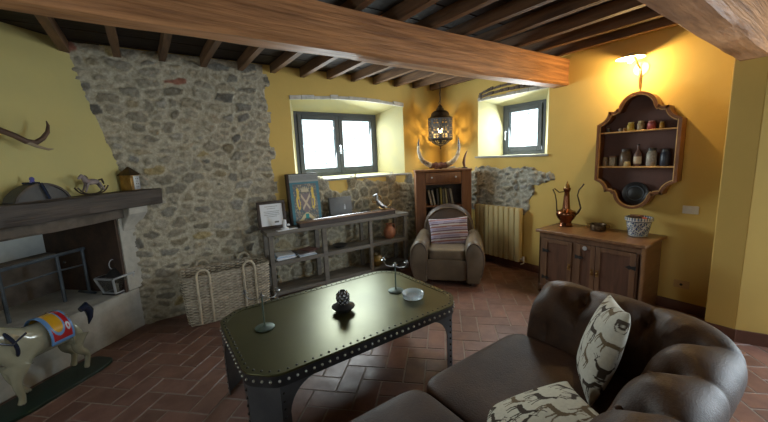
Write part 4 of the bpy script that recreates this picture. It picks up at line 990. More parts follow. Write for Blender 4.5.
def door(x0, x1, hinge_left, knob=True):
    f = MB(); t = .045; z0, z1 = .094, .641
    sbb(f, x0, x0 + t, -.010, .012, z0, z1); sbb(f, x1 - t, x1, -.010, .012, z0, z1); sbb(f, x0 + t, x1 - t, -.010, .012, z0, z0 + t + .01); sbb(f, x0 + t, x1 - t, -.010, .012, z1 - t, z1)
    d = f.build('door', 'sidewood', sb, bev=.003)
    p = MB(); sbb(p, x0 + t - .002, x1 - t + .002, -.001, .008, z0 + t, z1 - t); p.build('door_panel', 'sidepanel', d, smooth=False)
    hx = x1 if hinge_left else x0
    for z in (.19, .50):
        h = MB(); sgn = -1 if hinge_left else 1
        h.prism([Vector((hx + sgn * a, .0105, z + b)) for a, b in ((-.006, -.022), (.03, -.013), (.045, -.02), (.062, -.008), (.085, 0), (.062, .008), (.045, .02), (.03, .013), (-.006, .022))], (0, .004, 0)); h.build('hinge', 'iron', d)
    kx = x0 + t * .5 if hinge_left else x1 - t * .5
    if knob:
        h = MB(); h.ball((kx, .018, .37), .012); h.prism([Vector((kx + a, .0105, .37 + b)) for a, b in ((-.014, -.035), (.014, -.035), (.014, .035), (-.014, .035))], (0, .003, 0)); h.build('lock', 'brass', d)
door(.036, .372, False); door(.376, .561, True); door(.602, LW - .052, True)
m = MB(); m.cyl((.475, .0118, .605), (.475, .0145, .605), .022); m.build('round_sticker', 'tinwhite', sb)
SBM = Matrix.Translation((3.56, 1.08, 0)) @ Matrix.Rotation(PI / 2, 4, 'Z')
# ewer
ew = empty('copper_ewer', (3.90, 1.93, .734), PI / 2 + .1, 'tall polished copper ewer with slender neck, long spout and high handle on the sideboard', 'ewer')
m = MB(); m.lathe((0, 0, 0), [(.070, 0), (.076, .006), (.070, .020), (.058, .040), (.062, .060), (.088, .09), (.104, .125), (.106, .15), (.095, .172), (.060, .185), (.042, .20), (.036, .26), (.030, .34), (.026, .39), (.034, .405), (.040, .425), (.038, .44)], 32, caps=True); m.build('vessel', 'copper', ew)
m = MB(); m.lathe((0, 0, .441), [(.031, 0), (.026, .025), (.014, .045), (.006, .052), (.010, .062), (.006, .072), (.001, .078)], 20); m.build('lid', 'brass', ew)
m = MB(); m.tube([(-.09, 0, .13), (-.125, 0, .165), (-.150, 0, .22), (-.13, 0, .30), (-.112, 0, .36), (-.125, 0, .42), (-.158, 0, .465), (-.172, 0, .49)], [.013, .012, .010, .008, .007, .007, .007, .009], 10); m.build('spout', 'darkbrass', ew)
m = MB(); m.tube([(.098, 0, .14), (.105, 0, .20), (.112, 0, .28), (.13, 0, .36), (.155, 0, .415), (.135, 0, .425), (.085, 0, .385), (.03, 0, .395)], [.008, .007, .007, .007, .008, .007, .007, .006], 10); m.build('handle', 'darkbrass', ew)
# small brass bowl
bo = empty('brass_bowl', (3.885, 1.58, .734), .3, 'small dark brass two-handled bowl in the middle of the sideboard top', 'bowl')
m = MB(); m.lathe((0, 0, 0), [(.045, 0), (.058, .006), (.062, .035), (.058, .05), (.066, .058), (.066, .062), (.057, .06), (.052, .04), (.05, .012), (.001, .01)], 28, caps=False); m.build('bowl_body', 'darkbrass', bo)
for s in (-1, 1):
    m = MB(); m.tube([(0, s * .062, .05), (0, s * .085, .055), (0, s * .085, .03), (0, s * .062, .025)], .005, 8); m.build('handle', 'brass', bo)
bo.scale = (1.2, 1.2, 1.15)
# planter
pp = empty('ceramic_planter', (3.90, 1.225, .734), 0, 'blue and white patterned ceramic flower pot with dry soil on the right of the sideboard', 'flower pot')
PR = [(.070, 0), (.077, .004), (.088, .05), (.104, .145), (.108, .150), (.116, .156), (.117, .186), (.112, .188), (.104, .186)]
m = MB(); m.grid(lambda u, v: (lambda r, z: Vector((math.cos(u * 2 * PI) * r, math.sin(u * 2 * PI) * r, z)))(float(np.interp(v, np.linspace(0, 1, 9), [a for a, _ in PR])), float(np.interp(v, np.linspace(0, 1, 9), [b for _, b in PR]))), 160, 100, wrapu=True)
pb = m.build('pot', 'gloss_paint', pp)
def potc(co):
    a = np.arctan2(co[:, 1], co[:, 0]); z = co[:, 2]; c = np.tile(np.array((.64, .66, .64)), (len(a), 1))
    n = np.sin(a * 18 + 2.5 * np.sin(z * 130)) + np.sin(z * 190 + 2 * np.sin(a * 11)); c[(n > .35) & (z < .146) & (z > .012)] = (.035, .07, .20); c[(n < -1.1) & (z < .146) & (z > .012)] = (.10, .16, .12)
    c[(z > .148) & (z < .156)] = (.04, .07, .18); c[(z > .162) & (np.sin(a * 30) > 0)] = (.12, .17, .26); return c
paint(pb, potc)
m = MB(); m.lathe((0, 0, 0), [(.103, .168), (.06, .178), (.001, .180)], 30, caps=False); m.build('soil', 'soil', pp)
m = MB(); m.box((.0, .02, .194), (.05, .11, .022), rz(.3), .003); m.build('wood_piece', 'sidewood', pp)
m = MB(); m.ball((-.035, -.055, .186), .014, (1, 1.5, .7)); m.build('clay_chip', 'redclay', pp)

# ================================================================== WALL CABINET
wc = empty('wall_cabinet', (XB - .005, 1.318, 1.555), 0, 'lobed dark wooden wall cabinet with gilt moulding and shelves of jars', 'wall cabinet')
def lobed(scale_in=0.0):
    """outline in (y, z) around the centre, going anticlockwise seen from the room; symmetric"""
    W2, H2 = .340, .562; q = []
    R = .155
    def arcp(cx, cz, r, a0, a1, n): return [(cx + r * math.cos(a0 + (a1 - a0) * i / n), cz + r * math.sin(a0 + (a1 - a0) * i / n)) for i in range(n + 1)]
    top = arcp(0, H2 - R, R, 0.02, PI / 2, 12)
    a = [(W2, 0), (W2, .285)]
    a += arcp(W2 + .025, .285 + .125, .125, -PI / 2 - .2, -PI - .0, 8)[1:]            # concave corner scoop
    a += [(W2 - .10, .405), (.205, .398)]
    a += arcp(.205 + .0, .398 + .035, .035, -PI / 2, -PI * .95, 5)[1:]
    a += top
    right_top = a
    left_top = [(-y, z) for y, z in reversed(right_top)]
    up = right_top + left_top[1:]
    dn = [(y, -z) for y, z in reversed(up)][1:-1]
    return up + dn
OUT = lobed()
def inset(poly, d):
    n = len(poly); res = []
    for i in range(n):
        p0, p1, p2 = np.array(poly[i - 1]), np.array(poly[i]), np.array(poly[(i + 1) % n])
        t = p2 - p0; l = np.hypot(*t); nn = np.array((-t[1], t[0])) / max(l, 1e-6)
        res.append(tuple(p1 + nn * d))
    return res
def yz(poly, x): return [Vector((x, a, b)) for a, b in poly]
# area sign -> make inset go inwards
IN = inset(OUT, .018); 
if max(a for a, _ in IN) > max(a for a, _ in OUT): IN = inset(OUT, -.018); sgn_ = -1
else: sgn_ = 1
IN2 = inset(OUT, sgn_ * .034)
m = MB(); m.prism(yz(OUT, 0), (-.012, 0, 0)); m.build('back_board', 'cabin', wc, smooth=False)
m = MB(); m.ring_prism(yz(OUT, -.012), yz(inset(OUT, sgn_ * .010), -.012), (-.138, 0, 0)); m.build('cabinet_side', 'cabframe', wc, ang=50)
m = MB(); m.ring_prism(yz(inset(OUT, -sgn_ * .006), -.150), yz(IN, -.150), (-.016, 0, 0)); m.build('frame_moulding', 'cabframe', wc, ang=50)
m = MB(); m.ring_prism(yz(IN, -.146), yz(inset(OUT, sgn_ * .027), -.146), (-.012, 0, 0)); m.build('gilt_moulding', 'cabgilt', wc, ang=50)
for z in (.20, -.15):
    m = MB(); m.b2((-.145, -.325, z - .007), (-.012, .325, z + .006)); m.build('shelf_board', 'cabgilt', wc, bev=.002)
WC = Vector((XB - .005, 1.318, 1.555))
jm = {}
def jar(y, z, r, h, kind, colr, lab, x=-.075, cap=(.4, .3, .15)):
    j = empty('jar' if kind != 'bottle' else 'bottle', WC + Vector((x, y, z)), 0, lab, 'jar' if kind != 'bottle' else 'bottle', 'jars and bottles in the wall cabinet')
    cm = mat('jar_glaze', colr, .35, c2=tuple(k * .6 for k in colr), scale=50)
    m = MB()
    if kind == 'bottle':
        m.lathe((0, 0, 0), [(r * .95, 0), (r, .004), (r, h * .5), (r * .8, h * .6), (r * .32, h * .72), (r * .3, h * .93), (r * .36, h * .94)], 18)
        m.build('bottle_body', cm, j)
        m = MB(); m.cyl((0, 0, h * .94), (0, 0, h), r * .34); m.build('cap', 'darkwood', j)
        m = MB(); m.lathe((0, 0, h * .12), [(r * 1.02, 0), (r * 1.02, h * .32)], 18, caps=False); m.build('paper_label', 'candle', j)
    elif kind == 'square':
        m.b2((-r, -r, 0), (r, r, h * .85), .003); m.build('jar_body', cm, j)
        m = MB(); m.b2((-r * 1.04, -r * 1.04, h * .85), (r * 1.04, r * 1.04, h), .003); m.build('lid', 'sidetop', j)
    else:
        m.lathe((0, 0, 0), [(r * .85, 0), (r, h * .08), (r, h * .68), (r * .75, h * .8), (r * .72, h * .84)], 18); m.build('jar_body', cm, j)
        m = MB(); m.lathe((0, 0, h * .84), [(r * .8, 0), (r * .8, h * .13), (r * .5, h * .16)], 18); m.build('lid', mat('jar_lid', cap, .4), j)
T, B = .2065, -.1435
jar(.272, T, .016, .045, 'jar', (.10, .09, .08), 'small dark jar at the far left of the upper cabinet shelf')
jar(.165, T, .014, .035, 'jar', (.45, .42, .36), 'tiny pale jar on the upper cabinet shelf left of the yellow one')
jar(.125, T, .016, .035, 'jar', (.45, .22, .04), 'tiny orange jar on the upper cabinet shelf beside the yellow one')
jar(.072, T, .032, .085, 'jar', (.55, .38, .05), 'yellow floral jar on the upper cabinet shelf', cap=(.5, .36, .08))
jar(-.012, T, .030, .090, 'jar', (.36, .30, .17), 'olive and cream jar in the middle of the upper cabinet shelf', cap=(.42, .36, .2))
jar(-.098, T, .034, .082, 'jar', (.50, .10, .09), 'red and pink jar on the upper cabinet shelf', cap=(.5, .2, .15))
jar(-.178, T, .020, .065, 'jar', (.50, .25, .02), 'orange jar on the right of the upper cabinet shelf', cap=(.4, .25, .05))
jar(.283, B, .026, .095, 'jar', (.36, .29, .20), 'small cream jar at the far left of the lower cabinet shelf')
jar(.212, B, .028, .105, 'square', (.33, .27, .17), 'square cream canister on the lower cabinet shelf')
jar(.105, B, .052, .175, 'jar', (.13, .085, .05), 'large brown glass jar on the lower cabinet shelf', cap=(.05, .03, .02), x=-.06)
jar(.068, B, .030, .050, 'jar', (.48, .36, .14), 'short yellowish jar in front of the large brown one', x=-.115)
jar(-.005, B, .034, .215, 'bottle', (.20, .12, .10), 'slim bottle with pale label in the middle of the lower cabinet shelf')
jar(-.118, B, .042, .175, 'jar', (.46, .43, .36), 'white labelled jar with dark lid on the lower cabinet shelf', cap=(.03, .025, .02))
jar(-.225, B, .040, .160, 'jar', (.035, .045, .07), 'dark blue jar at the right of the lower cabinet shelf', cap=(.03, .03, .03))
dp = empty('dark_plate', WC + Vector((-.06, .0, -.5325)), 0, 'round dark decorated plate standing in the bottom lobe of the wall cabinet', 'plate')
m = MB(); m.lathe((0, 0, 0), [(.001, .004), (.06, .004), (.085, .012), (.112, .018), (.112, .012), (.06, -.003), (.001, -.003)], 32, caps=False); o = m.build('dish', 'black', dp); o.rotation_euler = (0, -PI / 2 + .12, 0); o.location = (.015, 0, .115)
m = MB(); m.ring_prism([Vector((0, math.cos(t) * .075, .115 + math.sin(t) * .075)) for t in np.linspace(0, 2 * PI, 33)[:-1]], [Vector((0, math.cos(t) * .068, .115 + math.sin(t) * .068)) for t in np.linspace(0, 2 * PI, 33)[:-1]], (-.003, 0, 0)); o = m.build('painted_ring', 'greyiron', dp); o.location = (-.001, 0, 0)

# wall lamp above it
wl = empty('wall_lamp', (XB, 1.362, 2.355), 0, 'brass wall lamp with flat white dish shade and lit bulb above the wall cabinet', 'wall lamp')
m = MB(); m.lathe((0, 0, 0), [(.066, 0), (.066, .008), (.05, .018), (.02, .022)], 24); o = m.build('wall_plate', 'candle', wl); o.rotation_euler = (0, -PI / 2, 0)
m = MB(); m.tube([(-.018, 0, 0), (-.06, 0.005, .02), (-.105, .01, .06), (-.14, .02, .10), (-.175, .026, .125), (-.20, .03, .115)], .008, 10); m.tube([(-.02, 0, .0), (-.03, 0, -.06), (-.02, 0, -.19)], [.012, .010, .007], 10); m.build('arm', 'brass', wl)
m = MB(); m.lathe((-.20, .03, .082), [(.122, 0), (.09, .014), (.05, .026), (.022, .036), (.018, .042), (.014, .040), (.020, .030), (.05, .021), (.09, .009), (.118, -.003)], 36, caps=False); m.build('lamp_shade', 'enamel', wl)
m = MB(); m.ball((-.20, .03, .062), .026); m.build('bulb', 'bulb', wl)
point('wall_lamp_light', (XB - .20, 1.392, 2.385), 29, (1.0, .68, .30), .03)

# ================================================================== HANGING LANTERN
hg = empty('hanging_lantern', (3.74, 3.78, 1.69), 0, 'large pierced dark metal lantern with lit bulb hanging in the corner above the horns', 'lantern')
def oct_pt(a, r, z, n=8):
    t = a * n; i = math.floor(t); f = t - i; p = Vector((math.cos(2 * PI * i / n), math.sin(2 * PI * i / n), 0)); q = Vector((math.cos(2 * PI * (i + 1) / n), math.sin(2 * PI * (i + 1) / n), 0))
    v = p.lerp(q, f) * r; v.z = z; return v
def pierced(name, r0, r1, z0, z1, rows, cols, pat):
    bm = bmesh.new(); NU, NV = cols * 16, rows * 16
    vs = [[bm.verts.new(oct_pt(i / NU, r0 + (r1 - r0) * j / NV, z0 + (z1 - z0) * j / NV)) for j in range(NV + 1)] for i in range(NU)]
    for i in range(NU):
        for j in range(NV):
            u = ((i + .5) / 16) % 1; v = ((j + .5) / 16) % 1
            pane = ((i + .5) / (NU / 8)) % 1
            edge = pane < .06 or pane > .94 or j < 3 or j >= NV - 3
            x, y = abs(u - .5), abs(v - .5)
            rr_ = math.hypot(x, y); hole = (.10 < rr_ < .34 and min(x, y) > .035) or math.hypot(.5 - x, .5 - y) < .22
            if edge or not hole: bm.faces.new([vs[i][j], vs[(i + 1) % NU][j], vs[(i + 1) % NU][j + 1], vs[i][j + 1]])
    m = MB(); m.bm.free(); m.bm = bm; o = m.build(name, 'iron', hg, smooth=False, norm=False); s_ = o.modifiers.new('s', 'SOLIDIFY'); s_.thickness = .003; return o
pierced('pierced_body', .180, .180, .15, .455, 3, 8, 0)
pierced('pierced_cone', .085, .180, .075, .145, 1, 8, 0)
m = MB(); m.lathe((0, 0, 0), [(.004, 0), (.014, .02), (.006, .035), (.028, .052), (.085, .07)], 24, caps=True); m.lathe((0, 0, 0), [(.182, .142), (.188, .148), (.182, .156)], 32, caps=False); m.build('finial', 'darkbrass', hg)
m = MB()
m.lathe((0, 0, .455), [(.183, 0), (.188, .006), (.18, .014), (.150, .028), (.138, .05), (.132, .08), (.112, .105), (.085, .118), (.06, .125), (.055, .15), (.035, .165), (.034, .18), (.016, .205), (.006, .21)], 32, caps=True); m.build('dome', 'darkbrass', hg)
m = MB()
m.tube([Vector((.02 * math.cos(t), 0, .685 + .022 * math.sin(t))) for t in np.linspace(0, 2 * PI, 15)[:-1]], .004, 6, closed=True)
m.tube([(0, 0, .70), (.012, .004, .76), (.0, .0, .82), (.01, .0, .88), (.004, 0, .95)], .008, 6); m.build('hanging_cord', 'black', hg)
m = MB(); m.ball((0, 0, .29), .035, (1, 1, 1.2)); m.build('bulb', 'bulb', hg)
m = MB(); m.cyl((0, 0, .33), (0, 0, .46), .012); m.build('socket', 'darkbrass', hg)
point('hanging_lantern_light', (3.74, 3.78, 1.93), 26, (1.0, .62, .20), .05)

# ================================================================== SWITCHES
for z, yv, matn, lab in ((1.0, .892, 'outlet', 'white rectangular switch plate on the yellow wall right of the wall cabinet'), (.27, .905, 'outlet_yellow', 'beige power socket low on the yellow wall right of the sideboard')):
    e = empty('wall_socket', (XB, yv, z), 0, lab, 'socket')
    m = MB(); m.b2((-.008, -.058, -.037), (0, .058, .037), .003); m.build('plate', matn, e)
    m = MB(); m.b2((-.012, -.02, -.018), (-.007, .02, .018), .002); m.build('switch' if z > .5 else 'socket_insert', matn, e)
    if z < .5:
        m = MB(); m.cyl((-.0125, 0, 0), (-.011, 0, 0), .012); m.build('socket_hole', 'slot', e)
m = MB(); 

# ================================================================== COFFEE TABLE
TX0, TX1, TY0, TY1, TZ = .285, 1.83, 1.61, 2.585, .53
tb = empty('coffee_table', ((TX0 + TX1) / 2, (TY0 + TY1) / 2, 0), 0, 'large dark riveted metal coffee table with clipped corners and steel plate legs', 'coffee table')
hx, hy, cc = (TX1 - TX0) / 2, (TY1 - TY0) / 2, .13
def octo(ix=0.0, c=cc, z=0):
    X_, Y_, c_ = hx - ix, hy - ix, c - ix * .42
    base = [(X_ - c_, -Y_), (X_, -Y_ + c_), (X_, Y_ - c_), (X_ - c_, Y_), (-X_ + c_, Y_), (-X_, Y_ - c_), (-X_, -Y_ + c_), (-X_ + c_, -Y_)]
    # soften the clipped corners
    res = []
    n = len(base)
    for i in range(n):
        p = Vector(base[i]); a = Vector(base[i - 1]); b = Vector(base[(i + 1) % n]); d1 = (a - p).normalized() * .05; d2 = (b - p).normalized() * .05
        for t in (0, .25, .5, .75, 1): q = (p + d1) * (1 - t) ** 2 + p * 2 * t * (1 - t) + (p + d2) * t * t; res.append((q.x, q.y))
    return res
def lift(P, z): return [Vector((x, y, z)) for x, y in P]
m = MB(); m.prism(lift(octo(), TZ - .012), (0, 0, .012)); m.build('tabletop', 'tabletop', tb, bev=.003)
m = MB(); m.ring_prism(lift(octo(.002), TZ - .075), lift(octo(.008), TZ - .075), (0, 0, .063)); m.build('apron', 'tableside', tb, ang=25)
m = MB(); m.ring_prism(lift(octo(.0), TZ), lift(octo(.042), TZ), (0, 0, .0035)); m.build('edge_band', 'tabletop', tb, ang=25)
def along(P, step):
    n = len(P); out = []; acc = 0
    for i in range(n):
        a = Vector(P[i]); b = Vector(P[(i + 1) % n]); l = (b - a).length; d = (b - a) / l
        while acc < l: out.append((a + d * acc, d)); acc += step
        acc -= l
    return out
m = MB(); pv = along(octo(.022), .047)
for p, d in pv: m.ball((p.x, p.y, TZ + .0035), .0075, (1, 1, .7), 8, 6)
m.build('top_rivets', 'rivet', tb, kind='stuff')
m = MB()
for p, d in along(octo(-.001), .047): m.ball((p.x, p.y, TZ - .040), .008, (1, 1, 1), 8, 6)
m.build('side_rivets', 'rivet_pale', tb, kind='stuff')
for sx in (-1, 1):
    for sy in (-1, 1):
        m = MB(); t = .006
        # plate across the clipped corner, with curved brackets under both aprons
        def wing(p, q, wtop, wbot, side):
            """vertical plate from corner line p going along q-dir; curved gusset at top"""
            d = (q - p).normalized(); nrm = Vector((d.y, -d.x, 0)) * t
            out_ = [(0, 0), (wbot, 0), (wbot + .003, TZ - .26)] + [(wbot + (wtop - wbot) * (1 - math.cos(a)), TZ - .26 + .185 * math.sin(a)) for a in np.linspace(.15, PI / 2, 9)] + [(0, TZ - .075)]
            m.prism([p + d * a + Vector((0, 0, z)) for a, z in out_], nrm)
        ex = Vector((sx * hx, sy * (hy - cc), 0)); ey = Vector((sx * (hx - cc), sy * hy, 0)); ins = Vector((-sx, -sy, 0)) * .010
        m.prism([ex + ins, ey + ins, ey + ins + Vector((0, 0, TZ - .075)), ex + ins + Vector((0, 0, TZ - .075))], Vector((-sx, -sy, 0)).normalized() * t)
        wing(ex + ins, ex + ins + Vector((0, -sy, 0)), .21, .045, 0); wing(ey + ins, ey + ins + Vector((-sx, 0, 0)), .21, .045, 1)
        lg = m.build('leg', 'tableleg' if not (sx < 0 and sy < 0) else 'tableleg', tb, smooth=False)
        m = MB()
        for pnt, dd in ((ex, Vector((0, -sy, 0))), (ey, Vector((-sx, 0, 0)))):
            for z in np.arange(.04, TZ - .08, .047):
                q = pnt + ins + dd * .02 + Vector((sx, sy, 0)) * .002; m.ball((q.x, q.y, z), .0085, (1, 1, 1), 8, 6)
        m.build('rivets', 'rivet', lg, kind='stuff')
# things on the table
def candelabrum(loc, ang, lab, top, arms=3, H=.21):
    c = empty('candelabrum', loc, ang, lab, 'candelabrum')
    m = MB(); m.lathe((0, 0, 0), [(.062, 0), (.062, .004), (.05, .010), (.012, .014), (.007, .02)], 28); m.build('base', 'verdigris', c)
    m = MB(); m.cyl((0, 0, .012), (0, 0, H), .0055, seg=10); m.build('stem', 'verdigris', c)
    sp = [(.13, .035, 0), (-.13, .035, 0)] if arms == 2 else [(.10, .03, .0), (-.10, .03, 0), (0, .0, 0)]
    for (a, dz, b) in sp:
        m = MB()
        if a: m.tube([(0, 0, H - .004), (a * .4, b, H - .012), (a * .8, b, H - .004), (a, b, H + dz * .6), (a, b, H + dz)], .004, 8)
        m.lathe((a, b, H + dz), [(.003, 0), (.017, .004), (.019, .008), (.010, .010), (.010, .026), (.007, .026), (.007, .012)], 14, caps=False)
        m.build('candle_arm', 'steel' , c)
    return c
candelabrum((1.537, 2.086, TZ + .004), math.radians(-62), 'slim three-armed metal candelabrum beside the glass ashtray on the table', .73)
candelabrum((.512, 2.16, TZ + .004), math.radians(-28), 'slim dark metal candelabrum at the basket end of the table', .76)
kn = empty('seed_head_ornament', (1.035, 2.045, TZ + .004), 0, 'black round-based ornament with black and white speckled top in the middle of the table', 'ornament')
m = MB(); m.lathe((0, 0, 0), [(.05, 0), (.055, .004), (.082, .03), (.082, .036), (.04, .05), (.028, .06)], 32); m.build('base', 'black', kn)
m = MB()
def kf(u, v):
    a = u * 2 * PI; b = (v - .5) * PI; r = .048 * (1 + .07 * math.sin(a * 8) * math.sin(v * 22)); return Vector((math.cos(a) * math.cos(b) * r, math.sin(a) * math.cos(b) * r, .098 + math.sin(b) * r * 1.15))
m.grid(kf, 96, 60, wrapu=True); ko = m.build('speckled_top', 'gloss_paint', kn)
def kc(co):
    a = np.arctan2(co[:, 1], co[:, 0]); z = co[:, 2]; c = np.tile(np.array((.012, .012, .014)), (len(a), 1)); c[(np.sin(a * 8) * np.sin((z - .098) / .05 * 9) > .30)] = (.42, .44, .48); return c
paint(ko, kc)
at_ = empty('glass_ashtray', (1.555, 1.895, TZ + .004), .3, 'round cut clear glass ashtray on the far right end of the table', 'ashtray')
m = MB(); m.grid(lambda u, v: (lambda r, z: Vector((math.cos(u * 2 * PI) * r * (1 + .02 * math.sin(u * 48 * PI) * (1 if v < .5 else 0)), math.sin(u * 2 * PI) * r * (1 + .02 * math.sin(u * 48 * PI) * (1 if v < .5 else 0)), z)))(float(np.interp(v, [0, .05, .35, .5, .6, .85, 1], [.001, .075, .084, .080, .070, .055, .001])), float(np.interp(v, [0, .05, .35, .5, .6, .85, 1], [0, 0, .040, .044, .040, .014, .012]))), 96, 24, wrapu=True)
ga = bpy.data.materials.new('ice_glass'); ga.use_nodes = True; gb_ = ga.node_tree.nodes['Principled BSDF']; gb_.inputs['Base Color'].default_value = (.80, .90, .97, 1); gb_.inputs['Transmission Weight'].default_value = .55; gb_.inputs['Roughness'].default_value = .12; gb_.inputs['IOR'].default_value = 1.45
m.build('dish', ga, at_)

# ================================================================== CHESTERFIELD SOFA
sf = empty('sofa', (.60, .15, 0), 0, 'brown leather chesterfield sofa with deep buttoned rolled back seen from behind in the foreground', 'sofa')
# local coordinates = world minus (.60,.15)
XR, XL, YB, YF = 2.055, -.86, .335, 1.16     # path of the back/arm centre line (world)
def sofa_path():
    pts = []; r = .20; n = 60
    def seg(a, b, k): 
        for i in range(k): t = i / k; pts.append((a[0] + (b[0] - a[0]) * t, a[1] + (b[1] - a[1]) * t))
    seg((XR, YF), (XR, YB + r), 34)
    for i in range(18): a = -PI / 2 * i / 18; pts.append((XR - r + r * math.cos(a), YB + r + r * math.sin(a)))
    seg((XR - r, YB), (XL + r, YB), 120)
    for i in range(18): a = -PI / 2 - PI / 2 * i / 18; pts.append((XL + r + r * math.cos(a), YB + r + r * math.sin(a)))
    seg((XL, YB + r), (XL, YF), 34); pts.append((XL, YF)); return pts
SP = sofa_path()
SL = [0]
for i in range(1, len(SP)): SL.append(SL[-1] + math.hypot(SP[i][0] - SP[i - 1][0], SP[i][1] - SP[i - 1][1]))
# profile: (outward offset, z, tuft weight)
PF = [(.10, .10, 0), (.105, .30, 0), (.11, .46, 0), (.125, .545, 0), (.145, .595, .08), (.155, .65, .2), (.145, .705, .34), (.112, .745, .5), (.06, .765, .65), (.005, .768, .8), (-.045, .75, .95), (-.085, .712, 1.0), (-.115, .665, 1.0), (-.135, .60, .85), (-.15, .53, .9), (-.165, .46, .8), (-.175, .38, .3), (-.18, .28, 0)]
PFa = np.array(PF)
pt_ = np.linspace(0, 1, len(PF)); 
def spl(q): # smooth profile by Catmull-Rom
    n = len(PF) - 1; x = q * n; i = min(int(x), n - 1); t = x - i
    p0, p1, p2, p3 = (PFa[max(i - 1, 0)], PFa[i], PFa[i + 1], PFa[min(i + 2, n)])
    return .5 * ((2 * p1) + (-p0 + p2) * t + (2 * p0 - 5 * p1 + 4 * p2 - p3) * t * t + (-p0 + 3 * p1 - 3 * p2 + p3) * t ** 3)
PER = .310
def sofa_skin():
    m = MB(); fine = 5; N_ = (len(SP) - 1) * 2
    cache = [spl(j / 63) for j in range(64)]
    # s measured so that the buttons sit at x = 1.585 on the back
    s_ref = None
    for i, p in enumerate(SP):
        if abs(p[1] - YB) < 1e-6 and p[0] <= 1.585 and s_ref is None: s_ref = SL[i]
    rings = []
    for i in range(N_ + 1):
        s = SL[-1] * i / N_; k = min(max(int(np.searchsorted(SL, s)), 1), len(SP) - 1); t = (s - SL[k - 1]) / (SL[k] - SL[k - 1])
        x = SP[k - 1][0] * (1 - t) + SP[k][0] * t; y = SP[k - 1][1] * (1 - t) + SP[k][1] * t
        dx, dy = SP[k][0] - SP[k - 1][0], SP[k][1] - SP[k - 1][1]; l = math.hypot(dx, dy); nx, ny = -dy / l, dx / l   # outward (right of travel)
        ring = []
        ph = (s - s_ref) / PER; f1 = abs(math.sin(PI * ph)); f2 = abs(math.cos(PI * ph))
        endf = min(1, min(s, SL[-1] - s) / .20); er = math.sqrt(max(0, 1 - (1 - endf) ** 2)); sc = .86 + .14 * er
        for j in range(64):
            o, z, wt = cache[j]
            q = j / 63
            # upper rank of buttons around q~.66, lower rank (staggered) q~.86
            up_ = math.exp(-((q - .66) / .10) ** 2); low = math.exp(-((q - .87) / .07) ** 2)
            pleat = wt * (.050 * (1 - f1 ** .24) * (.55 + .45 * up_ if q < .66 else up_) + .075 * (1 - min(1, f1 * 1.1) ** .8) * math.exp(-((q - .575) / .09) ** 2))
            pleat += .032 * low * (1 - f2 ** .42) * wt
            # puff of leather between
            puff = wt * .009 * (f1 if q < .75 else 1) 
            d = -pleat + puff
            # normal of the profile
            j0, j1 = max(j - 1, 0), min(j + 1, 63); tx, tz = cache[j1][0] - cache[j0][0], cache[j1][1] - cache[j0][1]; tl = math.hypot(tx, tz)
            pn = (tz / tl, -tx / tl)   # rotated; points outward of the roll
            oo, zz = o - pn[0] * d * -1, z + pn[1] * d
            oo *= sc; zz = .40 + (zz - .40) * (.86 + .14 * er)
            ring.append(m.bm.verts.new((x + nx * -oo * -1 * SGN - .60, y + ny * oo * SGN - .15, zz)))
        rings.append(ring)
    for i in range(N_):
        for j in range(63): m.face([rings[i][j], rings[i + 1][j], rings[i + 1][j + 1], rings[i][j + 1]])
    m.face(rings[0]); m.face(list(reversed(rings[-1])))
    return m.build('back_and_arms', 'leather_worn', sf, ang=75)
# outward direction check: first stretch travels towards -y at x = XR, outward must be +x
SGN = 1 if (-(SP[1][1] - SP[0][1])) > 0 else -1
sofa_skin()
# buttons
s_ref = None
m = MB()
nb = 0
for k in range(-6, 9):
    xx = 1.585 - PER * k
    if XL + .2 < xx < XR - .15:
        b = MB(); b.ball((xx - .60, YB + .082 - .15, .683), .014, (1, 1, .6)); b.build('button', 'leather', sf)
        xx2 = xx - PER / 2
        if XL + .2 < xx2 < XR - .15:
            b = MB(); b.ball((xx2 - .60, YB + .135 - .15, .52), .014, (1, .6, 1)); b.build('button', 'leather', sf)
m.bm.free()
# welt along the outer side of the roll and the arm fronts
# seat cushions
def seat(x0, x1, name='seat_cushion', mt='leather'):
    m = MB(); pillow_box(m, ((x0 + x1) / 2 - .60, (.49 + 1.235) / 2 - .15, .352), (x1 - x0 - .004, 1.235 - .49, .18), 9, 64, 30); m.build(name, mt, sf, ang=70)
seat(1.03, 1.895); seat(.165, 1.03); seat(-.70, .165)
m = MB(); m.b2((XL + .02 - .60, .40 - .15, .08), (XR - .02 - .60, 1.195 - .15, .27), .02); m.build('seat_base', 'leather', sf)
for x in (XL, XR):
    for y in (.32, 1.1):
        m = MB(); m.lathe((x - .60, y - .15, 0), [(.022, 0), (.035, .02), (.03, .05), (.038, .10)], 16); m.build('foot', 'darkwood', sf)

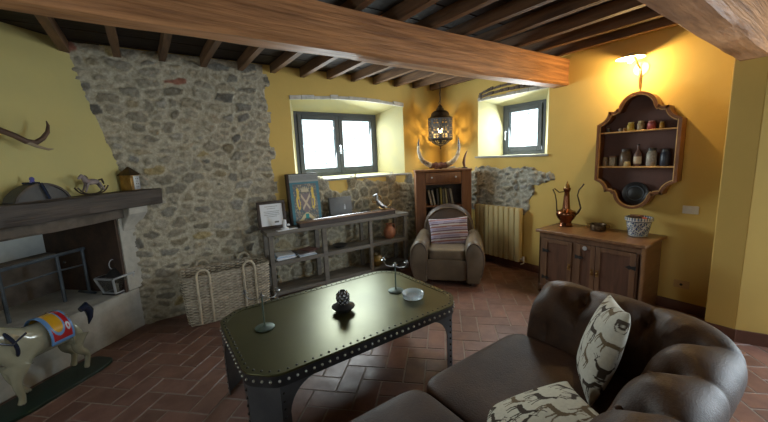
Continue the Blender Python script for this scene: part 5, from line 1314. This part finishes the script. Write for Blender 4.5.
# deer print cushions
def deer_polys():
    body = [(-.20, .02), (-.16, .07), (-.02, .06), (.10, .08), (.15, .13), (.19, .21), (.24, .23), (.27, .20), (.25, .175), (.215, .16), (.20, .06), (.15, -.01), (.05, -.03), (-.12, -.03), (-.19, -.02)]
    legs = [[(-.19, .0), (-.15, -.02), (-.19, -.12), (-.165, -.22), (-.19, -.22), (-.215, -.12)], [(-.14, -.02), (-.10, -.02), (-.12, -.12), (-.09, -.22), (-.115, -.22), (-.15, -.12)],
            [(.11, -.01), (.15, -.01), (.16, -.12), (.20, -.20), (.18, -.21), (.135, -.12)], [(.06, -.02), (.10, -.02), (.09, -.12), (.075, -.22), (.05, -.22), (.065, -.12)]]
    ant = [[(.21, .22), (.225, .22), (.20, .30), (.25, .37), (.235, .375), (.18, .30)], [(.20, .27), (.205, .285), (.14, .34), (.135, .325)], [(.225, .22), (.24, .22), (.27, .30), (.33, .33), (.325, .345), (.255, .31)]]
    return [body] + legs + ant
DP = deer_polys()
def deer_fn(seed, tone):
    r = np.random.RandomState(seed); places = []
    for gx in range(4):
        for gy in range(4): places.append((.14 + gx * .25 + r.uniform(-.03, .03) + (.10 if gy % 2 else 0), .13 + gy * .25 + r.uniform(-.03, .03), r.uniform(-.5, .5), r.choice([-1, 1]), r.uniform(.40, .55), r.randint(0, 3)))
    def fn(u, v, z):
        c = np.tile(np.array(tone), (len(u), 1))
        for (px, py, a, fl_, sc, k) in places:
            x, y = (u - px), (v - py); X2 = (x * math.cos(a) + y * math.sin(a)) / sc * fl_; Y2 = (-x * math.sin(a) + y * math.cos(a)) / sc
            near = (abs(X2) < .42) & (abs(Y2) < .45)
            col = [(.055, .04, .028), (.16, .115, .065), (.08, .06, .045)][k]
            for P in DP:
                msk = np.zeros(len(u), bool); msk[near] = inpoly(X2[near], Y2[near], P); c[msk] = col
        return c
    return fn
c1 = cushion('deer_cushion', (1.77, .675, .622), (0, 0, 0), .46, .46, .15, deer_fn(3, (.60, .58, .50)), 'cream cushion printed with dark deer leaning upright against the sofa back near the far arm', n=150)
nrm = Vector((-.42, .87, .30)).normalized(); upv = Vector((.30, -.12, .95)); xa = upv.cross(nrm).normalized(); ya = nrm.cross(xa)
c1.rotation_euler = Matrix((xa, ya, nrm)).transposed().to_euler()
c2 = cushion('deer_cushion', (1.19, .665, .492), (0, 0, 0), .46, .46, .15, deer_fn(8, (.62, .60, .50)), 'cream deer-print cushion slumped on the seat at the bottom edge of the photo', n=150)
nrm = Vector((-.12, .42, .90)).normalized(); upv = Vector((.75, -.55, .3)); xa = upv.cross(nrm).normalized(); ya = nrm.cross(xa)
c2.rotation_euler = Matrix((xa, ya, nrm)).transposed().to_euler()
for o in bpy.data.objects:
    if o.parent is None and o.name.startswith('deer_cushion'): o['group'] = 'deer print cushions on the sofa'
    if o.parent is None and o.name.startswith('candelabrum'): o['group'] = 'candelabra on the coffee table'
